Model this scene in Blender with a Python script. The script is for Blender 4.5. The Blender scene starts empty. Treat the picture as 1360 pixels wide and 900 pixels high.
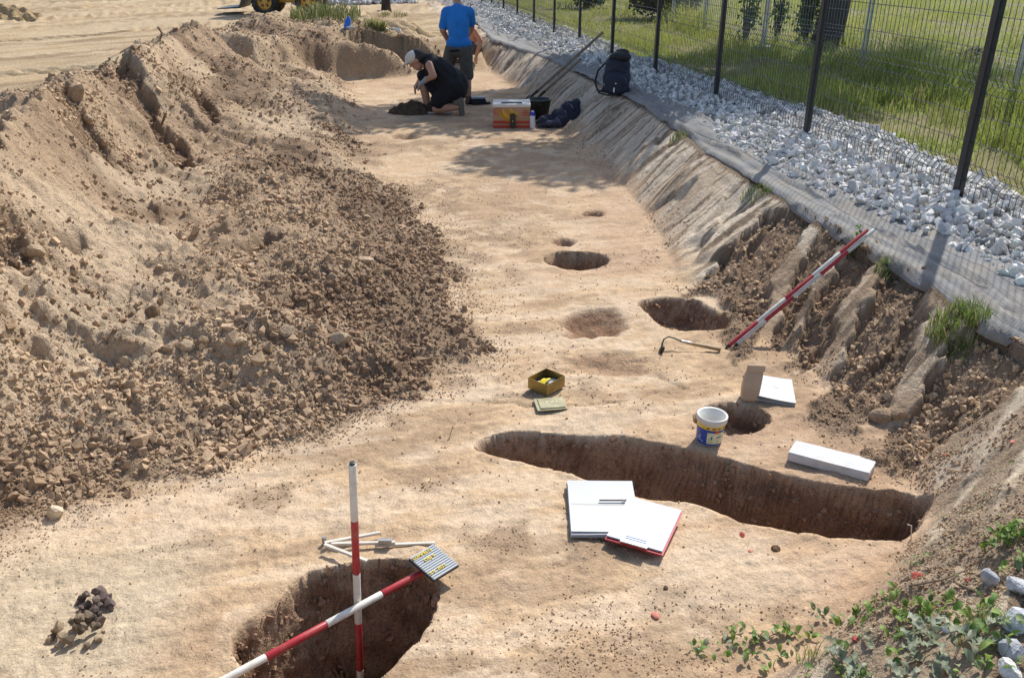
import bpy, bmesh, math, random
import numpy as np
from mathutils import Vector, Matrix, Euler

# ------------------------------------------------------------------ camera, sky, sun
scene = bpy.context.scene
COL = scene.collection
F = 1130.0                      # focal length in photo pixels (photo 1360 wide)
PITCH = math.atan(520.0 / F)
CH = 1.9                        # camera height above trench floor (z = 0)
CS, SN = math.cos(PITCH), math.sin(PITCH)
cam = bpy.data.cameras.new('camera')
cam.sensor_width = 36.0
cam.lens = 36.0 * F / 1360.0
cam.clip_start = 0.05
cam.clip_end = 3000
cam_o = bpy.data.objects.new('camera', cam)
cam_o.location = (0, 0, CH)
cam_o.rotation_euler = (math.pi / 2 - PITCH, 0, 0)
COL.objects.link(cam_o)
scene.camera = cam_o

SUN_AZ, SUN_EL = math.radians(30), math.radians(46)     # azimuth clockwise from +Y
w = bpy.data.worlds.new('World'); scene.world = w; w.use_nodes = True
nt = w.node_tree
sky = nt.nodes.new('ShaderNodeTexSky'); sky.sky_type = 'NISHITA'; sky.sun_disc = False
sky.sun_elevation = SUN_EL; sky.sun_rotation = SUN_AZ
sky.air_density = 1.0; sky.dust_density = 1.5
bg = nt.nodes['Background']; bg.inputs['Strength'].default_value = 0.15
nt.links.new(sky.outputs[0], bg.inputs[0])
sl = bpy.data.lights.new('sun', 'SUN'); sl.energy = 4.3; sl.angle = math.radians(0.5)
sl.color = (1.0, 0.96, 0.89)
so = bpy.data.objects.new('sun', sl); COL.objects.link(so)
sun_dir = Vector((math.sin(SUN_AZ) * math.cos(SUN_EL), math.cos(SUN_AZ) * math.cos(SUN_EL), math.sin(SUN_EL)))
so.rotation_euler = sun_dir.to_track_quat('Z', 'Y').to_euler()
so.location = (5, 5, 20)
scene.view_settings.view_transform = 'Standard'
scene.view_settings.look = 'None'
scene.view_settings.gamma = 1.0
scene.view_settings.exposure = 0.27

random.seed(7)
rng = np.random.default_rng(11)
G = 0.38                        # level of the ground along the fence

# ------------------------------------------------------------------ helpers
def U(px, py, z=0.0):
    """surveyed point: photo position + known height -> place in the scene"""
    u = (px - 680.0) / F; v = (450.0 - py) / F
    dz = -SN + v * CS
    t = (z - CH) / dz
    return Vector((u * t, (CS + v * SN) * t, z))

def UA(pts, z=0.0):
    return np.array([tuple(U(p[0], p[1], p[2] if len(p) > 2 else z))[:3] for p in pts])

def _hash(ix, iy, s):
    n = (ix.astype(np.int64) * 374761393 + iy.astype(np.int64) * 668265263 + s * 974634777) & 0x7fffffff
    n = ((n ^ (n >> 13)) * 1274126177) & 0x7fffffff
    n = ((n ^ (n >> 16)) * 668265263) & 0x7fffffff
    return ((n ^ (n >> 15)) & 0xffffff) / float(0xffffff)

def vn(x, y, s=0):
    x = np.asarray(x, float); y = np.asarray(y, float)
    ix = np.floor(x); iy = np.floor(y)
    fx = x - ix; fy = y - iy
    fx = fx * fx * fx * (fx * (fx * 6 - 15) + 10); fy = fy * fy * fy * (fy * (fy * 6 - 15) + 10)
    a = _hash(ix, iy, s); b = _hash(ix + 1, iy, s); c = _hash(ix, iy + 1, s); d = _hash(ix + 1, iy + 1, s)
    return (a + (b - a) * fx) * (1 - fy) + (c + (d - c) * fx) * fy

def fbm(x, y, o=4, s=0, g=0.5):
    r = 0; a = 1.0; t = 0
    for i in range(o):
        k = 2.03 ** i; ca, sa = math.cos(i * 1.1), math.sin(i * 1.1)
        r = r + a * vn((x * ca - y * sa) * k + 17.3 * i, (x * sa + y * ca) * k - 9.1 * i, s + i)
        t += a; a *= g
    return r / t

def lumps(x, y, cell, s=0, fill=0.8):
    """half-buried clods: dome height field"""
    gx = np.asarray(x) / cell; gy = np.asarray(y) / cell
    ix = np.floor(gx); iy = np.floor(gy)
    best = np.zeros_like(gx)
    for dx in (-1, 0, 1):
        for dy in (-1, 0, 1):
            jx = ix + dx; jy = iy + dy
            r = 0.22 + 0.42 * _hash(jx, jy, s + 3)
            r = np.where(_hash(jx, jy, s + 4) < fill, r, 0)
            cx = jx + _hash(jx, jy, s + 1); cy = jy + _hash(jx, jy, s + 2)
            ax = (_hash(jx, jy, s + 5) - .5) * 0.9
            ddx = gx - cx; ddy = gy - cy
            d2 = (ddx + ax * ddy) ** 2 + (ddy * (1 + .3 * ax)) ** 2
            best = np.maximum(best, np.sqrt(np.maximum(0, r * r - d2)))
    return best * cell

def sstep(a, b, x):
    t = np.clip((x - a) / (b - a), 0, 1)
    return t * t * (3 - 2 * t)

def interp(y, pts, k=0):
    """x as a function of y along a world polyline"""
    p = pts[np.argsort(pts[:, 1])]
    return np.interp(y, p[:, 1], p[:, k])

def poly_sd(x, y, poly):
    """signed distance (negative inside) and nearest point"""
    n = len(poly)
    d = np.full(x.shape, 1e9); nx = np.zeros_like(x); ny = np.zeros_like(x)
    inside = np.zeros(x.shape, bool)
    for i in range(n):
        ax, ay = poly[i]; bx, by = poly[(i + 1) % n]
        ex, ey = bx - ax, by - ay
        L = ex * ex + ey * ey + 1e-12
        t = np.clip(((x - ax) * ex + (y - ay) * ey) / L, 0, 1)
        qx = ax + t * ex; qy = ay + t * ey
        dd = (x - qx) ** 2 + (y - qy) ** 2
        m = dd < d
        d = np.where(m, dd, d); nx = np.where(m, qx, nx); ny = np.where(m, qy, ny)
        c = ((ay > y) != (by > y)) & (x < (bx - ax) * (y - ay) / (by - ay + 1e-12) + ax)
        inside ^= c
    d = np.sqrt(d)
    return np.where(inside, -d, d), nx, ny

def smooth_poly(p, n=4, jit=0.0, s=1):
    """closed Catmull-Rom resampling of an outline, slightly ragged"""
    p = np.asarray(p)[:, :2]; m = len(p); out = []
    r = np.random.default_rng(s)
    for i in range(m):
        a, b, c, d = p[i - 1], p[i], p[(i + 1) % m], p[(i + 2) % m]
        for k in range(n):
            t = k / n
            q = .5 * ((2 * b) + (c - a) * t + (2 * a - 5 * b + 4 * c - d) * t * t + (3 * b - a - 3 * c + d) * t ** 3)
            out.append(q + r.normal(0, 1, 2) * jit)
    return np.array(out)

def ell(cx, cy, rx, ry, z=0, n=14):
    return UA([(cx + rx * math.cos(a * 2 * math.pi / n), cy + ry * math.sin(a * 2 * math.pi / n)) for a in range(n)], z)

# ---- materials
MATS = {}
def mat(name, col, rough=0.6, metal=0.0, var=0.0, scale=20.0, bump=0.0, bscale=60.0, spec=0.5, dirt=None, dirt_amt=0.0, detail=4.0):
    m = bpy.data.materials.new(name); m.use_nodes = True
    n = m.node_tree.nodes; l = m.node_tree.links; b = n['Principled BSDF']
    b.inputs['Base Color'].default_value = (*col, 1); b.inputs['Roughness'].default_value = rough
    b.inputs['Metallic'].default_value = metal; b.inputs['Specular IOR Level'].default_value = spec
    tc = n.new('ShaderNodeTexCoord')
    if var > 0 or dirt_amt > 0:
        no = n.new('ShaderNodeTexNoise'); no.inputs['Scale'].default_value = scale; no.inputs['Detail'].default_value = detail
        l.new(tc.outputs['Object'], no.inputs['Vector'])
        mr = n.new('ShaderNodeMapRange'); mr.inputs[1].default_value = 0.3; mr.inputs[2].default_value = 0.7
        mr.inputs[3].default_value = 1 - var; mr.inputs[4].default_value = 1 + var
        l.new(no.outputs['Fac'], mr.inputs[0])
        mx = n.new('ShaderNodeMix'); mx.data_type = 'RGBA'; mx.blend_type = 'MULTIPLY'; mx.inputs[0].default_value = 1
        mx.inputs[6].default_value = (*col, 1)
        l.new(mr.outputs[0], mx.inputs[7])
        last = mx.outputs[2]
        if dirt_amt > 0:
            n2 = n.new('ShaderNodeTexNoise'); n2.inputs['Scale'].default_value = scale * .6; n2.inputs['Detail'].default_value = 8
            l.new(tc.outputs['Object'], n2.inputs['Vector'])
            r2 = n.new('ShaderNodeMapRange'); r2.inputs[1].default_value = .45; r2.inputs[2].default_value = .75
            r2.inputs[3].default_value = 0; r2.inputs[4].default_value = dirt_amt
            l.new(n2.outputs['Fac'], r2.inputs[0])
            m2 = n.new('ShaderNodeMix'); m2.data_type = 'RGBA'
            l.new(r2.outputs[0], m2.inputs[0]); l.new(last, m2.inputs[6]); m2.inputs[7].default_value = (*(dirt or (.3, .22, .14)), 1)
            last = m2.outputs[2]
        l.new(last, b.inputs['Base Color'])
    if bump > 0:
        nb = n.new('ShaderNodeTexNoise'); nb.inputs['Scale'].default_value = bscale; nb.inputs['Detail'].default_value = 5
        l.new(tc.outputs['Object'], nb.inputs['Vector'])
        bp = n.new('ShaderNodeBump'); bp.inputs['Strength'].default_value = bump; bp.inputs['Distance'].default_value = 0.01
        l.new(nb.outputs['Fac'], bp.inputs['Height']); l.new(bp.outputs[0], b.inputs['Normal'])
    MATS[name] = m
    return m

def attr_mat(name, attr='soil', rough=0.95, layers=((35, .25), (160, .3)), bumps=((40, .5, .012), (220, .6, .004)), trans=0.0, spec=0.15, alpha_rough=False):
    m = bpy.data.materials.new(name); m.use_nodes = True
    n = m.node_tree.nodes; l = m.node_tree.links; b = n['Principled BSDF']
    b.inputs['Roughness'].default_value = rough; b.inputs['Specular IOR Level'].default_value = spec
    at = n.new('ShaderNodeAttribute'); at.attribute_name = attr
    tc = n.new('ShaderNodeTexCoord'); last = at.outputs['Color']
    for sc, am in layers:
        no = n.new('ShaderNodeTexNoise'); no.inputs['Scale'].default_value = sc; no.inputs['Detail'].default_value = 4; no.inputs['Roughness'].default_value = .7
        l.new(tc.outputs['Object'], no.inputs['Vector'])
        mr = n.new('ShaderNodeMapRange'); mr.inputs[1].default_value = .3; mr.inputs[2].default_value = .7
        mr.inputs[3].default_value = 1 - am; mr.inputs[4].default_value = 1 + am
        l.new(no.outputs['Fac'], mr.inputs[0])
        mx = n.new('ShaderNodeMix'); mx.data_type = 'RGBA'; mx.blend_type = 'MULTIPLY'; mx.inputs[0].default_value = 1
        l.new(last, mx.inputs[6]); l.new(mr.outputs[0], mx.inputs[7]); last = mx.outputs[2]
    l.new(last, b.inputs['Base Color'])
    nrm = None
    for sc, st, di in bumps:
        no = n.new('ShaderNodeTexNoise'); no.inputs['Scale'].default_value = sc; no.inputs['Detail'].default_value = 3; no.inputs['Roughness'].default_value = .65
        l.new(tc.outputs['Object'], no.inputs['Vector'])
        bp = n.new('ShaderNodeBump'); bp.inputs['Strength'].default_value = st; bp.inputs['Distance'].default_value = di
        l.new(no.outputs['Fac'], bp.inputs['Height'])
        if alpha_rough:
            mu = n.new('ShaderNodeMath'); mu.operation = 'MULTIPLY'; mu.inputs[1].default_value = di; l.new(at.outputs['Alpha'], mu.inputs[0]); l.new(mu.outputs[0], bp.inputs['Distance'])
        if nrm: l.new(nrm, bp.inputs['Normal'])
        nrm = bp.outputs[0]
    if nrm: l.new(nrm, b.inputs['Normal'])
    if trans > 0:
        tr = n.new('ShaderNodeBsdfTranslucent'); l.new(last, tr.inputs['Color'])
        ms = n.new('ShaderNodeMixShader'); ms.inputs[0].default_value = trans
        l.new(b.outputs[0], ms.inputs[1]); l.new(tr.outputs[0], ms.inputs[2])
        l.new(ms.outputs[0], n['Material Output'].inputs['Surface'])
    MATS[name] = m
    return m

# ---- meshes
def link(o, parent=None):
    COL.objects.link(o)
    if parent is not None: o.parent = parent
    return o

def mesh_np(name, V, Fc, m, parent=None, smooth=False, color=None):
    """V (n,3), Fc (k,3|4) numpy -> mesh object"""
    V = np.asarray(V, np.float32); Fc = np.asarray(Fc, np.int32)
    me = bpy.data.meshes.new(name)
    me.vertices.add(len(V)); me.vertices.foreach_set('co', V.ravel())
    k = Fc.shape[1]
    me.loops.add(Fc.size); me.loops.foreach_set('vertex_index', Fc.ravel())
    me.polygons.add(len(Fc)); me.polygons.foreach_set('loop_start', np.arange(0, Fc.size, k, dtype=np.int32))
    me.polygons.foreach_set('use_smooth', np.full(len(Fc), bool(smooth)))
    me.update(calc_edges=True)
    if color is not None:
        a = me.color_attributes.new('soil', 'FLOAT_COLOR', 'POINT')
        c = np.ones((len(V), 4), np.float32); c[:, :color.shape[1]] = color
        a.data.foreach_set('color', c.ravel())
    if m is not None: me.materials.append(m)
    return link(bpy.data.objects.new(name, me), parent)

def obj(name, bm, m, parent=None, smooth=False, bevel=0.0):
    if bevel > 0:
        bmesh.ops.bevel(bm, geom=list(bm.edges), offset=bevel, segments=2, affect='EDGES', clamp_overlap=True)
    bmesh.ops.recalc_face_normals(bm, faces=list(bm.faces))
    me = bpy.data.meshes.new(name); bm.to_mesh(me); bm.free()
    if smooth:
        for p in me.polygons: p.use_smooth = True
    if m is not None: me.materials.append(m)
    return link(bpy.data.objects.new(name, me), parent)

def empty(name, loc=(0, 0, 0), rz=0.0, matrix=None):
    o = bpy.data.objects.new(name, None); o.empty_display_size = .1
    if matrix is not None: o.matrix_world = matrix
    else:
        o.location = loc; o.rotation_euler = (0, 0, rz)
    return link(o)

def tag(o, label, cat, group=None, kind=None):
    o['label'] = label; o['category'] = cat
    if group: o['group'] = group
    if kind: o['kind'] = kind
    return o

def struct(o):
    o['kind'] = 'structure'; return o

def bx(bm, c, s, rot=None):
    M = Matrix.Translation(c)
    if rot is not None: M = M @ rot.to_4x4()
    M = M @ Matrix.Diagonal((s[0], s[1], s[2], 1))
    return bmesh.ops.create_cube(bm, size=1.0, matrix=M)['verts']

def box(name, c, s, m, parent=None, rot=None, bevel=0.0):
    bm = bmesh.new(); bx(bm, c, s, rot)
    return obj(name, bm, m, parent, bevel=bevel)

def tube(bm, pts, r, n=8, caps=True):
    pts = [Vector(p) for p in pts]
    rs = r if isinstance(r, (list, tuple)) else [r] * len(pts)
    rings = []
    prev = None
    for i, p in enumerate(pts):
        d = (pts[min(i + 1, len(pts) - 1)] - pts[max(i - 1, 0)])
        d = d.normalized() if d.length > 1e-9 else Vector((0, 0, 1))
        if prev is None:
            a = d.orthogonal().normalized()
        else:
            a = (prev - d * prev.dot(d))
            a = a.normalized() if a.length > 1e-6 else d.orthogonal().normalized()
        prev = a; b = d.cross(a)
        rings.append([bm.verts.new(p + (a * math.cos(2 * math.pi * k / n) + b * math.sin(2 * math.pi * k / n)) * rs[i]) for k in range(n)])
    for i in range(len(rings) - 1):
        for k in range(n):
            bm.faces.new((rings[i][k], rings[i][(k + 1) % n], rings[i + 1][(k + 1) % n], rings[i + 1][k]))
    if caps:
        bm.faces.new(rings[0][::-1]); bm.faces.new(rings[-1])

def tube_obj(name, pts, r, m, parent=None, n=8):
    bm = bmesh.new(); tube(bm, pts, r, n); return obj(name, bm, m, parent, smooth=False)

def lathe(bm, prof, n=24, cx=0, cy=0, a0=0.0, a1=2 * math.pi):
    full = abs(a1 - a0 - 2 * math.pi) < 1e-6
    cols = n if full else n + 1
    rings = []
    for r, z in prof:
        rings.append([bm.verts.new((cx + r * math.cos(a0 + (a1 - a0) * k / n), cy + r * math.sin(a0 + (a1 - a0) * k / n), z)) for k in range(cols)])
    for i in range(len(rings) - 1):
        for k in range(n):
            k2 = (k + 1) % cols
            bm.faces.new((rings[i][k], rings[i][k2], rings[i + 1][k2], rings[i + 1][k]))
    return rings

def cap(bm, ring): bm.faces.new(ring)

def text_mesh(name, s, size, m, parent, loc, rot=(0, 0, 0), ext=0.0, align='LEFT'):
    cu = bpy.data.curves.new(name, 'FONT'); cu.body = s; cu.size = size; cu.extrude = ext; cu.align_x = align
    cu.resolution_u = 2
    t = bpy.data.objects.new(name + '_tmp', cu); COL.objects.link(t)
    dg = bpy.context.evaluated_depsgraph_get()
    me = bpy.data.meshes.new_from_object(t.evaluated_get(dg)); me.name = name
    bpy.data.objects.remove(t); bpy.data.curves.remove(cu)
    me.materials.clear(); me.materials.append(m)
    o = link(bpy.data.objects.new(name, me), parent)
    o.location = loc; o.rotation_euler = rot
    return o

def hull_mesh(name, n, seed, flat=(1, .8, .6), m=None):
    r = random.Random(seed); bm = bmesh.new()
    for i in range(n):
        v = Vector((r.gauss(0, 1), r.gauss(0, 1), r.gauss(0, 1))).normalized() * r.uniform(.75, 1.0)
        bm.verts.new((v.x * flat[0], v.y * flat[1], v.z * flat[2]))
    res = bmesh.ops.convex_hull(bm, input=list(bm.verts))
    junk = [g for g in res['geom_interior'] + res['geom_unused'] if isinstance(g, bmesh.types.BMVert)]
    bmesh.ops.delete(bm, geom=list(set(junk)), context='VERTS')
    bmesh.ops.triangulate(bm, faces=list(bm.faces))
    bmesh.ops.recalc_face_normals(bm, faces=list(bm.faces))
    me = bpy.data.meshes.new(name); bm.to_mesh(me); bm.free()
    if m: me.materials.append(m)
    return me

def chunk_mesh(name, seed, m=None):
    """broken angular lump: a knocked-about block with a few corners lost"""
    r = random.Random(seed); bm = bmesh.new(); fl = (1.0, r.uniform(.6, .95), r.uniform(.45, .8))
    for cx in (-1, 1):
        for cy in (-1, 1):
            for cz in (-1, 1):
                if r.random() < .14: continue
                bm.verts.new((cx * fl[0] * r.uniform(.35, .85), cy * fl[1] * r.uniform(.35, .85), cz * fl[2] * r.uniform(.35, .85)))
    bm.verts.new((r.uniform(.7, 1.0), r.uniform(-.3, .3), r.uniform(-.3, .3)))
    bmesh.ops.convex_hull(bm, input=list(bm.verts))
    bmesh.ops.delete(bm, geom=[v for v in bm.verts if not v.link_faces], context='VERTS')
    bmesh.ops.triangulate(bm, faces=list(bm.faces)); bmesh.ops.recalc_face_normals(bm, faces=list(bm.faces))
    me = bpy.data.meshes.new(name); bm.to_mesh(me); bm.free()
    if m: me.materials.append(m)
    return me

def mesh_arrays(me):
    V = np.empty(len(me.vertices) * 3, np.float32); me.vertices.foreach_get('co', V)
    T = np.empty(len(me.loops), np.int32); me.loops.foreach_get('vertex_index', T)
    return V.reshape(-1, 3), T.reshape(-1, 3)

def rot_mats(n, r, tilt=math.pi):
    a = r.uniform(0, 2 * math.pi, n); b = r.uniform(-tilt, tilt, n); c = r.uniform(-tilt, tilt, n)
    ca, sa, cb, sb, cc, sc = np.cos(a), np.sin(a), np.cos(b), np.sin(b), np.cos(c), np.sin(c)
    R = np.empty((n, 3, 3))
    R[:, 0] = np.stack([ca * cb, ca * sb * sc - sa * cc, ca * sb * cc + sa * sc], 1)
    R[:, 1] = np.stack([sa * cb, sa * sb * sc + ca * cc, sa * sb * cc - ca * sc], 1)
    R[:, 2] = np.stack([-sb, cb * sc, cb * cc], 1)
    return R

def scatter(name, protos, P, S, m, colors=None, tilt=math.pi, r=None, aniso=None):
    """one 'stuff' mesh made of many small pieces"""
    r = r or rng
    n = len(P); R = rot_mats(n, r, tilt); which = r.integers(0, len(protos), n)
    Vs, Ts, Cs, off = [], [], [], 0
    for k, me in enumerate(protos):
        V, T = mesh_arrays(me)
        idx = np.where(which == k)[0]
        if len(idx) == 0: continue
        W = np.einsum('nij,vj->nvi', R[idx], V) * S[idx][:, None, None] + P[idx][:, None, :]
        Vs.append(W.reshape(-1, 3))
        Ts.append((T[None] + (np.arange(len(idx)) * len(V))[:, None, None]).reshape(-1, 3) + off)
        off += len(idx) * len(V)
        if colors is not None: Cs.append(np.repeat(colors[idx], len(V), 0))
    return mesh_np(name, np.concatenate(Vs), np.concatenate(Ts), m, color=np.concatenate(Cs) if colors is not None else None)

# ------------------------------------------------------------------ terrain
FOOT = np.vstack([UA([(1000, 905), (1075, 870), (1130, 800), (1190, 745), (1232, 690), (1200, 590), (1120, 540), (1060, 475), (1000, 440), (955, 400),
                      (900, 370), (870, 300), (820, 240), (775, 200), (740, 165), (700, 125), (650, 95)])[:, :2],
                  [(-.9, 17.5), (-1.6, 21.0), (-7, 52)], [(.5, 1.3), (.3, .8)]])
TOP = np.vstack([UA([(1360, 465), (1300, 430), (1240, 385), (1190, 355), (1120, 320), (1050, 270), (985, 235), (930, 200), (880, 160), (830, 130),
                     (770, 100), (728, 78), (690, 66), (655, 55)], G)[:, :2],
                 [(-.75, 19.5), (-1.4, 23.0), (-6.8, 54)], [(2.02, 2.85), (1.78, 2.45), (1.5, 2.0), (1.22, 1.6), (.95, 1.2), (.7, .8)]])
GRAVEL_IN = np.vstack([UA([(1360, 412), (1290, 375), (1220, 335), (1150, 298), (1080, 265), (1000, 228), (960, 205), (900, 160), (850, 130),
                           (790, 103), (735, 76), (690, 58), (655, 48)], G)[:, :2], [(-.8, 20.5), (-1.5, 24), (-7, 54)], [(2.4, 2.6), (2.5, 1.5)]])
GRAVEL_OUT = np.vstack([UA([(1360, 278), (1238, 224), (1137, 174), (1052, 152), (944, 113), (860, 86), (760, 47), (700, 25)], G)[:, :2],
                        [(-.4, 27), (-5.8, 54)], [(3.6, 3.5), (3.8, 1.5)]])
LEDGE = np.vstack([UA([(-150, 800), (0, 722), (80, 690), (180, 642), (330, 600), (440, 562), (560, 530), (640, 475), (612, 400), (592, 340), (560, 285),
                       (500, 225), (480, 165), (468, 110)])[:, :2], [(-2.6, 15), (-3.4, 18)], [(-2.4, 1.4)]])
LEDGE = LEDGE[np.argsort(LEDGE[:, 1])]
CREST = UA([(-120, 235, 1.0), (0, 168, 1.0), (50, 140, 1.02), (95, 112, 1.0), (180, 76, .97), (265, 36, .95), (290, 58, .72)])
CREST = np.vstack([CREST, [(-1.9, 1.5, .6)], [(-5.2, 15.0, .5)], [(-6.5, 20, .4)]])

CTRL = UA([
    (-120, 235, 1.0), (0, 168, 1.0), (50, 140, 1.02), (95, 112, 1.0), (180, 76, .97), (265, 36, .95), (290, 58, .72),
    (-100, 330, .85), (0, 265, .78), (60, 215, .76), (150, 150, .76), (130, 200, .62), (215, 100, .72), (245, 130, .58), (200, 150, .66), (275, 105, .55),
    (300, 85, .45), (0, 370, .55), (70, 330, .5), (140, 270, .44), (190, 215, .40), (235, 165, .42), (50, 400, .42), (-80, 450, .5),
    (340, 97, .33), (300, 140, .33), (262, 195, .31), (225, 255, .28), (205, 320, .25), (190, 370, .24), (120, 420, .28), (40, 470, .3), (-60, 540, .36),
    (400, 78, .40), (430, 130, .28), (385, 180, .34), (345, 230, .36), (330, 290, .37), (345, 345, .36), (420, 320, .25), (300, 400, .26), (380, 400, .22),
    (460, 270, .20), (520, 300, .10), (480, 350, .15), (540, 400, .06), (460, 430, .12), (370, 470, .14), (230, 460, .22), (280, 500, .13), (150, 500, .20),
    (60, 540, .21), (0, 580, .20), (100, 600, .09), (220, 560, .08), (350, 540, .06), (450, 500, .05), (560, 470, .03), (440, 210, .12), (450, 160, .08),
    (-100, 640, .2), (470, 110, .04), (482, 165, 0), (502, 225, 0), (562, 285, 0), (594, 340, 0), (614, 400, 0), (642, 475, 0), (562, 530, 0),
    (442, 562, 0), (332, 602, 0), (182, 644, .0), (82, 692, .01), (0, 724, .03), (-150, 800, .05),
    (560, 160, 0), (640, 300, 0), (700, 420, 0), (500, 640, 0), (300, 690, 0), (210, 770, 0)])

def rbf_fit(c, lam=1e-3):
    n = len(c); d = np.hypot(c[:, None, 0] - c[None, :, 0], c[:, None, 1] - c[None, :, 1])
    A = np.zeros((n + 3, n + 3)); A[:n, :n] = d + lam * np.eye(n)
    A[:n, n] = 1; A[:n, n + 1:] = c[:, :2]; A[n, :n] = 1; A[n + 1:, :n] = c[:, :2].T
    return np.linalg.solve(A, np.concatenate([c[:, 2], np.zeros(3)]))
RBF_W = rbf_fit(CTRL)
def rbf(x, y):
    r = RBF_W[-3] + RBF_W[-2] * x + RBF_W[-1] * y
    for i in range(len(CTRL)):
        r = r + RBF_W[i] * np.sqrt((x - CTRL[i, 0]) ** 2 + (y - CTRL[i, 1]) ** 2 + .0025)
    return r

MOUND = np.array([(-4.9, 12.9), (-3.6, 12.2), (-2.9, 13.6), (-1.8, 14.2), (-1.25, 14.8), (-1.6, 17), (-2.5, 18.5), (-5.5, 18), (-6, 15)])

# pits cut into the trench floor: (outline, depth, wall width, name)
PITS = [
    ('A', smooth_poly(UA([(305, 852), (340, 818), (375, 790), (400, 765), (440, 752), (480, 744), (545, 744), (575, 765), (584, 792), (568, 830), (535, 872),
                          (490, 915), (440, 960), (380, 960), (335, 912)]), 5, .0035, 1), .50, .085),
    ('B', smooth_poly(UA([(628, 590), (650, 577), (700, 571), (770, 576), (840, 582), (930, 600), (1020, 625), (1090, 640), (1150, 648), (1210, 655), (1238, 668),
                          (1225, 692), (1205, 712), (1180, 716), (1100, 712), (1040, 705), (980, 690), (920, 668), (850, 660), (780, 635), (700, 612), (640, 600)]), 4, .003, 2), .34, .075),
    ('C', smooth_poly(ell(972, 557, 53, 22), 3, .0012, 3), .12, .04),
    ('D', smooth_poly(ell(765, 345, 45, 12.5), 3, .0012, 4), .24, .04),
    ('E', smooth_poly(ell(748, 321, 17, 6), 2, .004, 5), .09, .06),
    ('F', smooth_poly(ell(788, 284, 17, 4.5), 2, .004, 6), .07, .05),
    ('G', smooth_poly(UA([(845, 402), (880, 394), (920, 396), (945, 408), (972, 424), (962, 437), (915, 439), (880, 434), (860, 418)]), 3, .0012, 7), .17, .07),
    ('H', smooth_poly(UA([(745, 428), (770, 414), (815, 410), (838, 432), (825, 446), (790, 450), (755, 450)]), 3, .014, 8), .07, .10),
    ('I', smooth_poly(UA([(735, 476), (770, 470), (830, 471), (868, 480), (862, 497), (810, 500), (760, 492)]), 3, .022, 9), .022, .14),
    ('J', smooth_poly(ell(540, 181, 22, 4), 2, .004, 10), .06, .08),
    ('K', smooth_poly(ell(515, 95, 52, 5), 2, .01, 11), .07, .15),
]
# scoops torn out of the trench wall by the digger: outline on the slope, depth
SCOOPS = [
    (UA([(1010, 296), (1090, 312), (1062, 335), (1036, 352), (1020, 390), (990, 442), (965, 405), (955, 350), (905, 345), (960, 318)], .22)[:, :2], .11),
    (UA([(1092, 328), (1116, 343), (1075, 395), (1045, 424), (1018, 420), (1040, 380)], .2)[:, :2], .075),
    (UA([(1126, 350), (1168, 366), (1156, 388), (1110, 425), (1068, 455), (1045, 442), (1064, 412), (1100, 374)], .2)[:, :2], .10),
    (UA([(1174, 378), (1236, 404), (1230, 434), (1196, 487), (1160, 522), (1118, 530), (1080, 492), (1102, 462), (1152, 416)], .2)[:, :2], .105),
    (UA([(1250, 474), (1290, 472), (1330, 486), (1385, 512), (1385, 560), (1290, 545), (1200, 565), (1140, 548), (1195, 520), (1225, 500)], .22)[:, :2], .105),
]

# slump scars in the flank of the heap
SCARS = [(UA(p, z)[:, :2], d_) for p, z, d_ in [
    ([(146, 101), (168, 106), (200, 126), (242, 147), (242, 168), (215, 167), (175, 148), (150, 133)], .66, .17), ([(230, 106), (256, 110), (288, 126), (286, 142), (262, 135), (238, 124)], .58, .12),
    ([(-10, 176), (18, 170), (30, 185), (15, 207), (-25, 218)], .9, .12), ([(-20, 372), (40, 342), (82, 322), (88, 336), (45, 364), (-10, 402)], .48, .12),
    ([(300, 312), (345, 296), (380, 290), (384, 300), (348, 312), (308, 326)], .36, .08), ([(60, 150), (90, 140), (128, 158), (130, 178), (95, 172)], .82, .09)]]
# smooth clay ribs left by the bucket teeth on the near slope
CLAY = [(UA(p, z)[:, :2]) for p, z in [
    ([(1040, 908), (1085, 862), (1110, 836), (1127, 833), (1104, 870), (1078, 908)], .16), ([(1095, 815), (1150, 766), (1168, 768), (1110, 818)], .13),
    ([(1212, 738), (1236, 684), (1275, 640), (1296, 640), (1264, 692), (1238, 742)], .10), ([(1300, 700), (1360, 600), (1375, 630), (1315, 712)], .25),
    ([(1268, 640), (1300, 590), (1345, 535), (1375, 530), (1365, 562), (1312, 612), (1285, 645)], .20), ([(1232, 795), (1290, 747), (1312, 740), (1252, 802)], .27)]]
CRACKS = [UA(p)[:, :2] for p in [[(545, 531), (600, 534), (660, 533), (720, 537), (800, 538), (845, 532), (872, 519)], [(866, 478), (871, 497), (888, 511), (908, 518)],
          [(598, 424), (650, 427), (700, 423), (745, 431)]]]
def line_d(x, y, p):
    d = np.full(x.shape, 9.0)
    for i in range(len(p) - 1):
        ex, ey = p[i + 1] - p[i]; L = ex * ex + ey * ey + 1e-9
        t = np.clip(((x - p[i, 0]) * ex + (y - p[i, 1]) * ey) / L, 0, 1)
        d = np.minimum(d, np.hypot(x - p[i, 0] - t * ex, y - p[i, 1] - t * ey))
    return d

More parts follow.
